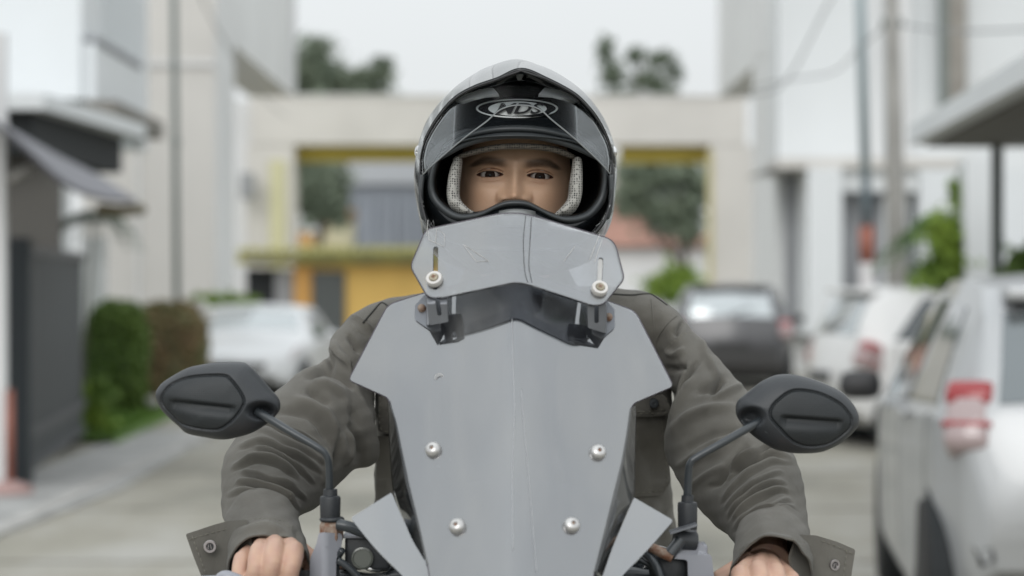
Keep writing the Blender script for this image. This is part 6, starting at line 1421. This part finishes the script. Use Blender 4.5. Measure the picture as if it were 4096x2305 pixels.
# right side fittings
q = B(); a, b_ = Vector(W(2678, 2130, D0-.02)), Vector(W(2786, 2096, D0-.02)); Mx = Matrix.Translation((a+b_)/2) @ (b_-a).to_track_quat('X', 'Z').to_matrix().to_4x4(); L_ = (b_-a).length/2
q.box(-L_, L_, -.013, .013, -.0012, .0012, Mx); q.build('washer_plate', M['bracket'], sc_)
cyl('mirror_stud', W(2748, 2110, D0), W(2752, 2190, D0), .011, M['bracket'])
cyl('clamp_bolt', W(2700, 2158, D0-.012), W(2782, 2166, D0-.006), .0105, M['plastic'])
cyl('clamp_arm', W(2722, 2160, D0-.016), W(2678, 2218, D0-.022), .0072, M['stem'])
q = B(); q.tube([W(2600, 2188, D0-.02), W(2640, 2208, D0-.022), W(2690, 2228, D0-.022)], [.0055, .006, .0065], 14); q.build('rusty_rod', M['rust'], sc_, smooth=True)
plate('bracket_arm', round_poly([(2700,2180),(2790,2160),(2822,2190),(2824,2215),(2846,2222),(2856,2300),(2856,2430),(2756,2430),(2750,2240),(2690,2235)], 12), lambda x_, y_: D0 - .010 - (.012 if y_ > 2215 else 0), .012, M['paintgrey'], sc_, step=(20, 20))
q = B(); x0, _, z1 = W(2800, 2176, D0+.02); x1, _, z0 = W(2828, 2300, D0+.02); q.rbox(x0, x1, D0+.01, D0+.05, z0, z1, .003); q.build('switch_housing', M['paintgrey'], sc_, smooth=True)
for pts, r_ in (([(2570,2205,0),(2610,2240,-.01),(2640,2310,-.015),(2655,2420,-.01)], .0050), ([(2545,2230,0),(2600,2262,0),(2660,2300,.01),(2740,2330,.02)], .0035), ([(1350,2240,0),(1400,2275,0),(1450,2330,0),(1500,2420,0)], .004), ([(1370,2200,.0),(1345,2260,.01),(1352,2420,.01)], .004)):
    q = B(); q.tube([W(a, b_, D0 - .012 + e) for a, b_, e in cr_spline(np.array(pts, float), 18)], r_, 10); q.build('cable', M['stem'], sc_, smooth=True)
q = B(); q.lathe([(.02, -.012), (.023, -.004), (.023, .006), (.017, .012), (.004, .013)], facing(2676, 2275, D0+.0), 24); q.build('starter_housing', M['plastic'], sc_, smooth=True)
# glossy bar cover and dash behind the screen
loft('bar_cover', [(1335,2268),(1420,2250),(1520,2262),(1640,2240),(1800,2215),(2060,2200),(2320,2215),(2480,2235),(2580,2180),(2680,2196),(2760,2250)],
     [(1330,2420),(1420,2440),(1520,2460),(1640,2480),(1800,2500),(2060,2510),(2320,2500),(2480,2480),(2580,2460),(2680,2440),(2760,2420)], [2.80]*11, [.028,.034,.036,.04,.045,.05,.045,.04,.04,.036,.03], M['bodygloss'], sc_, ns=80, nphi=40, power=2.6)
q = B(); q.tube([W(1360, 2272, 2.765), W(1430, 2262, 2.755), W(1480, 2276, 2.75), W(1530, 2270, 2.755), W(1590, 2240, 2.77)], [.003, .008, .006, .009, .003], 12); q.build('chrome_strip', M['chrome'], sc_, smooth=True)
loft('dash_hood', [(1760,1960),(1900,1925),(2060,1915),(2220,1925),(2360,1960)], [(1740,2350),(1900,2400),(2060,2420),(2220,2400),(2380,2350)], [2.80,2.79,2.785,2.79,2.80], [.04,.055,.06,.055,.04], M['trimblack'], sc_, ns=40, nphi=32)
# ---- lower body, below the frame
fa = loft('front_fairing', [(1500,2470),(1420,2700),(1450,3100),(1640,3700),(1760,4200)], [(2620,2470),(2700,2700),(2670,3100),(2480,3700),(2360,4200)], [2.62,2.60,2.58,2.60,2.66], [.10,.14,.15,.12,.08], M['bodygloss'], sc_, ns=40, nphi=40, power=2.6)
q = B(); x0, _, z1 = W(1650, 2900, 2.43); x1, _, z0 = W(2450, 3200, 2.43); q.rbox(x0, x1, 2.42, 2.5, z0, z1, .02); q.build('headlight', M['lamp_clear'], sc_, smooth=True)
q = B(); q.rbox(-.13, .17, 2.75, 2.86, .34, .98, .05); q.build('leg_shield', M['bodygloss'], sc_, smooth=True)
q = B(); q.rbox(-.16, .20, 2.80, 3.30, .20, .34, .04); q.build('floorboard', M['trimblack'], sc_, smooth=True)
q = B(); q.rbox(-.13, .17, 3.15, 4.05, .36, .66, .08); q.build('tail_body', M['bodygloss'], sc_, smooth=True)
q = B(); q.rbox(-.13, .17, 3.12, 3.95, .64, .74, .045); q.build('seat', mat('seat_vinyl', (.025, .025, .027), .6, bump=(200, .3, .001)), sc_, smooth=True)
for y_, r_ in ((2.52, .235), (3.80, .235)):
    Mx = Matrix.Translation((.02, y_, r_)) @ Matrix.Rotation(R(90), 4, 'Y')
    q = B(); q.lathe([(r_*.62, -.045), (r_*.9, -.055), (r_, -.025), (r_*1.01, 0), (r_, .025), (r_*.9, .055), (r_*.62, .045)], Mx, 40); wl = q.build('wheel', M['tyre'], sc_, smooth=True)
    q = B(); q.lathe([(r_*.64, -.04), (r_*.60, -.03), (r_*.15, -.02), (r_*.12, -.05), (r_*.12, .05), (r_*.15, .02), (r_*.60, .03), (r_*.64, .04)], Mx, 30); q.build('rim', M['rim'], wl, auto=40)
for sg in (-1, 1): cyl('fork_leg', (.02+sg*.075, 2.53, .235), (.02+sg*.065, 2.64, .85), .018, M['stem'])
q = B(); q.rbox(.02-.07, .02+.07, 2.33, 2.70, .46, .50, .02); q.build('mudguard', M['bodygloss'], sc_, smooth=True)
cyl('steering_column', (.02, 2.66, .80), (.02, 2.78, 1.08), .022, M['stem'])
hang(sc_); clean()
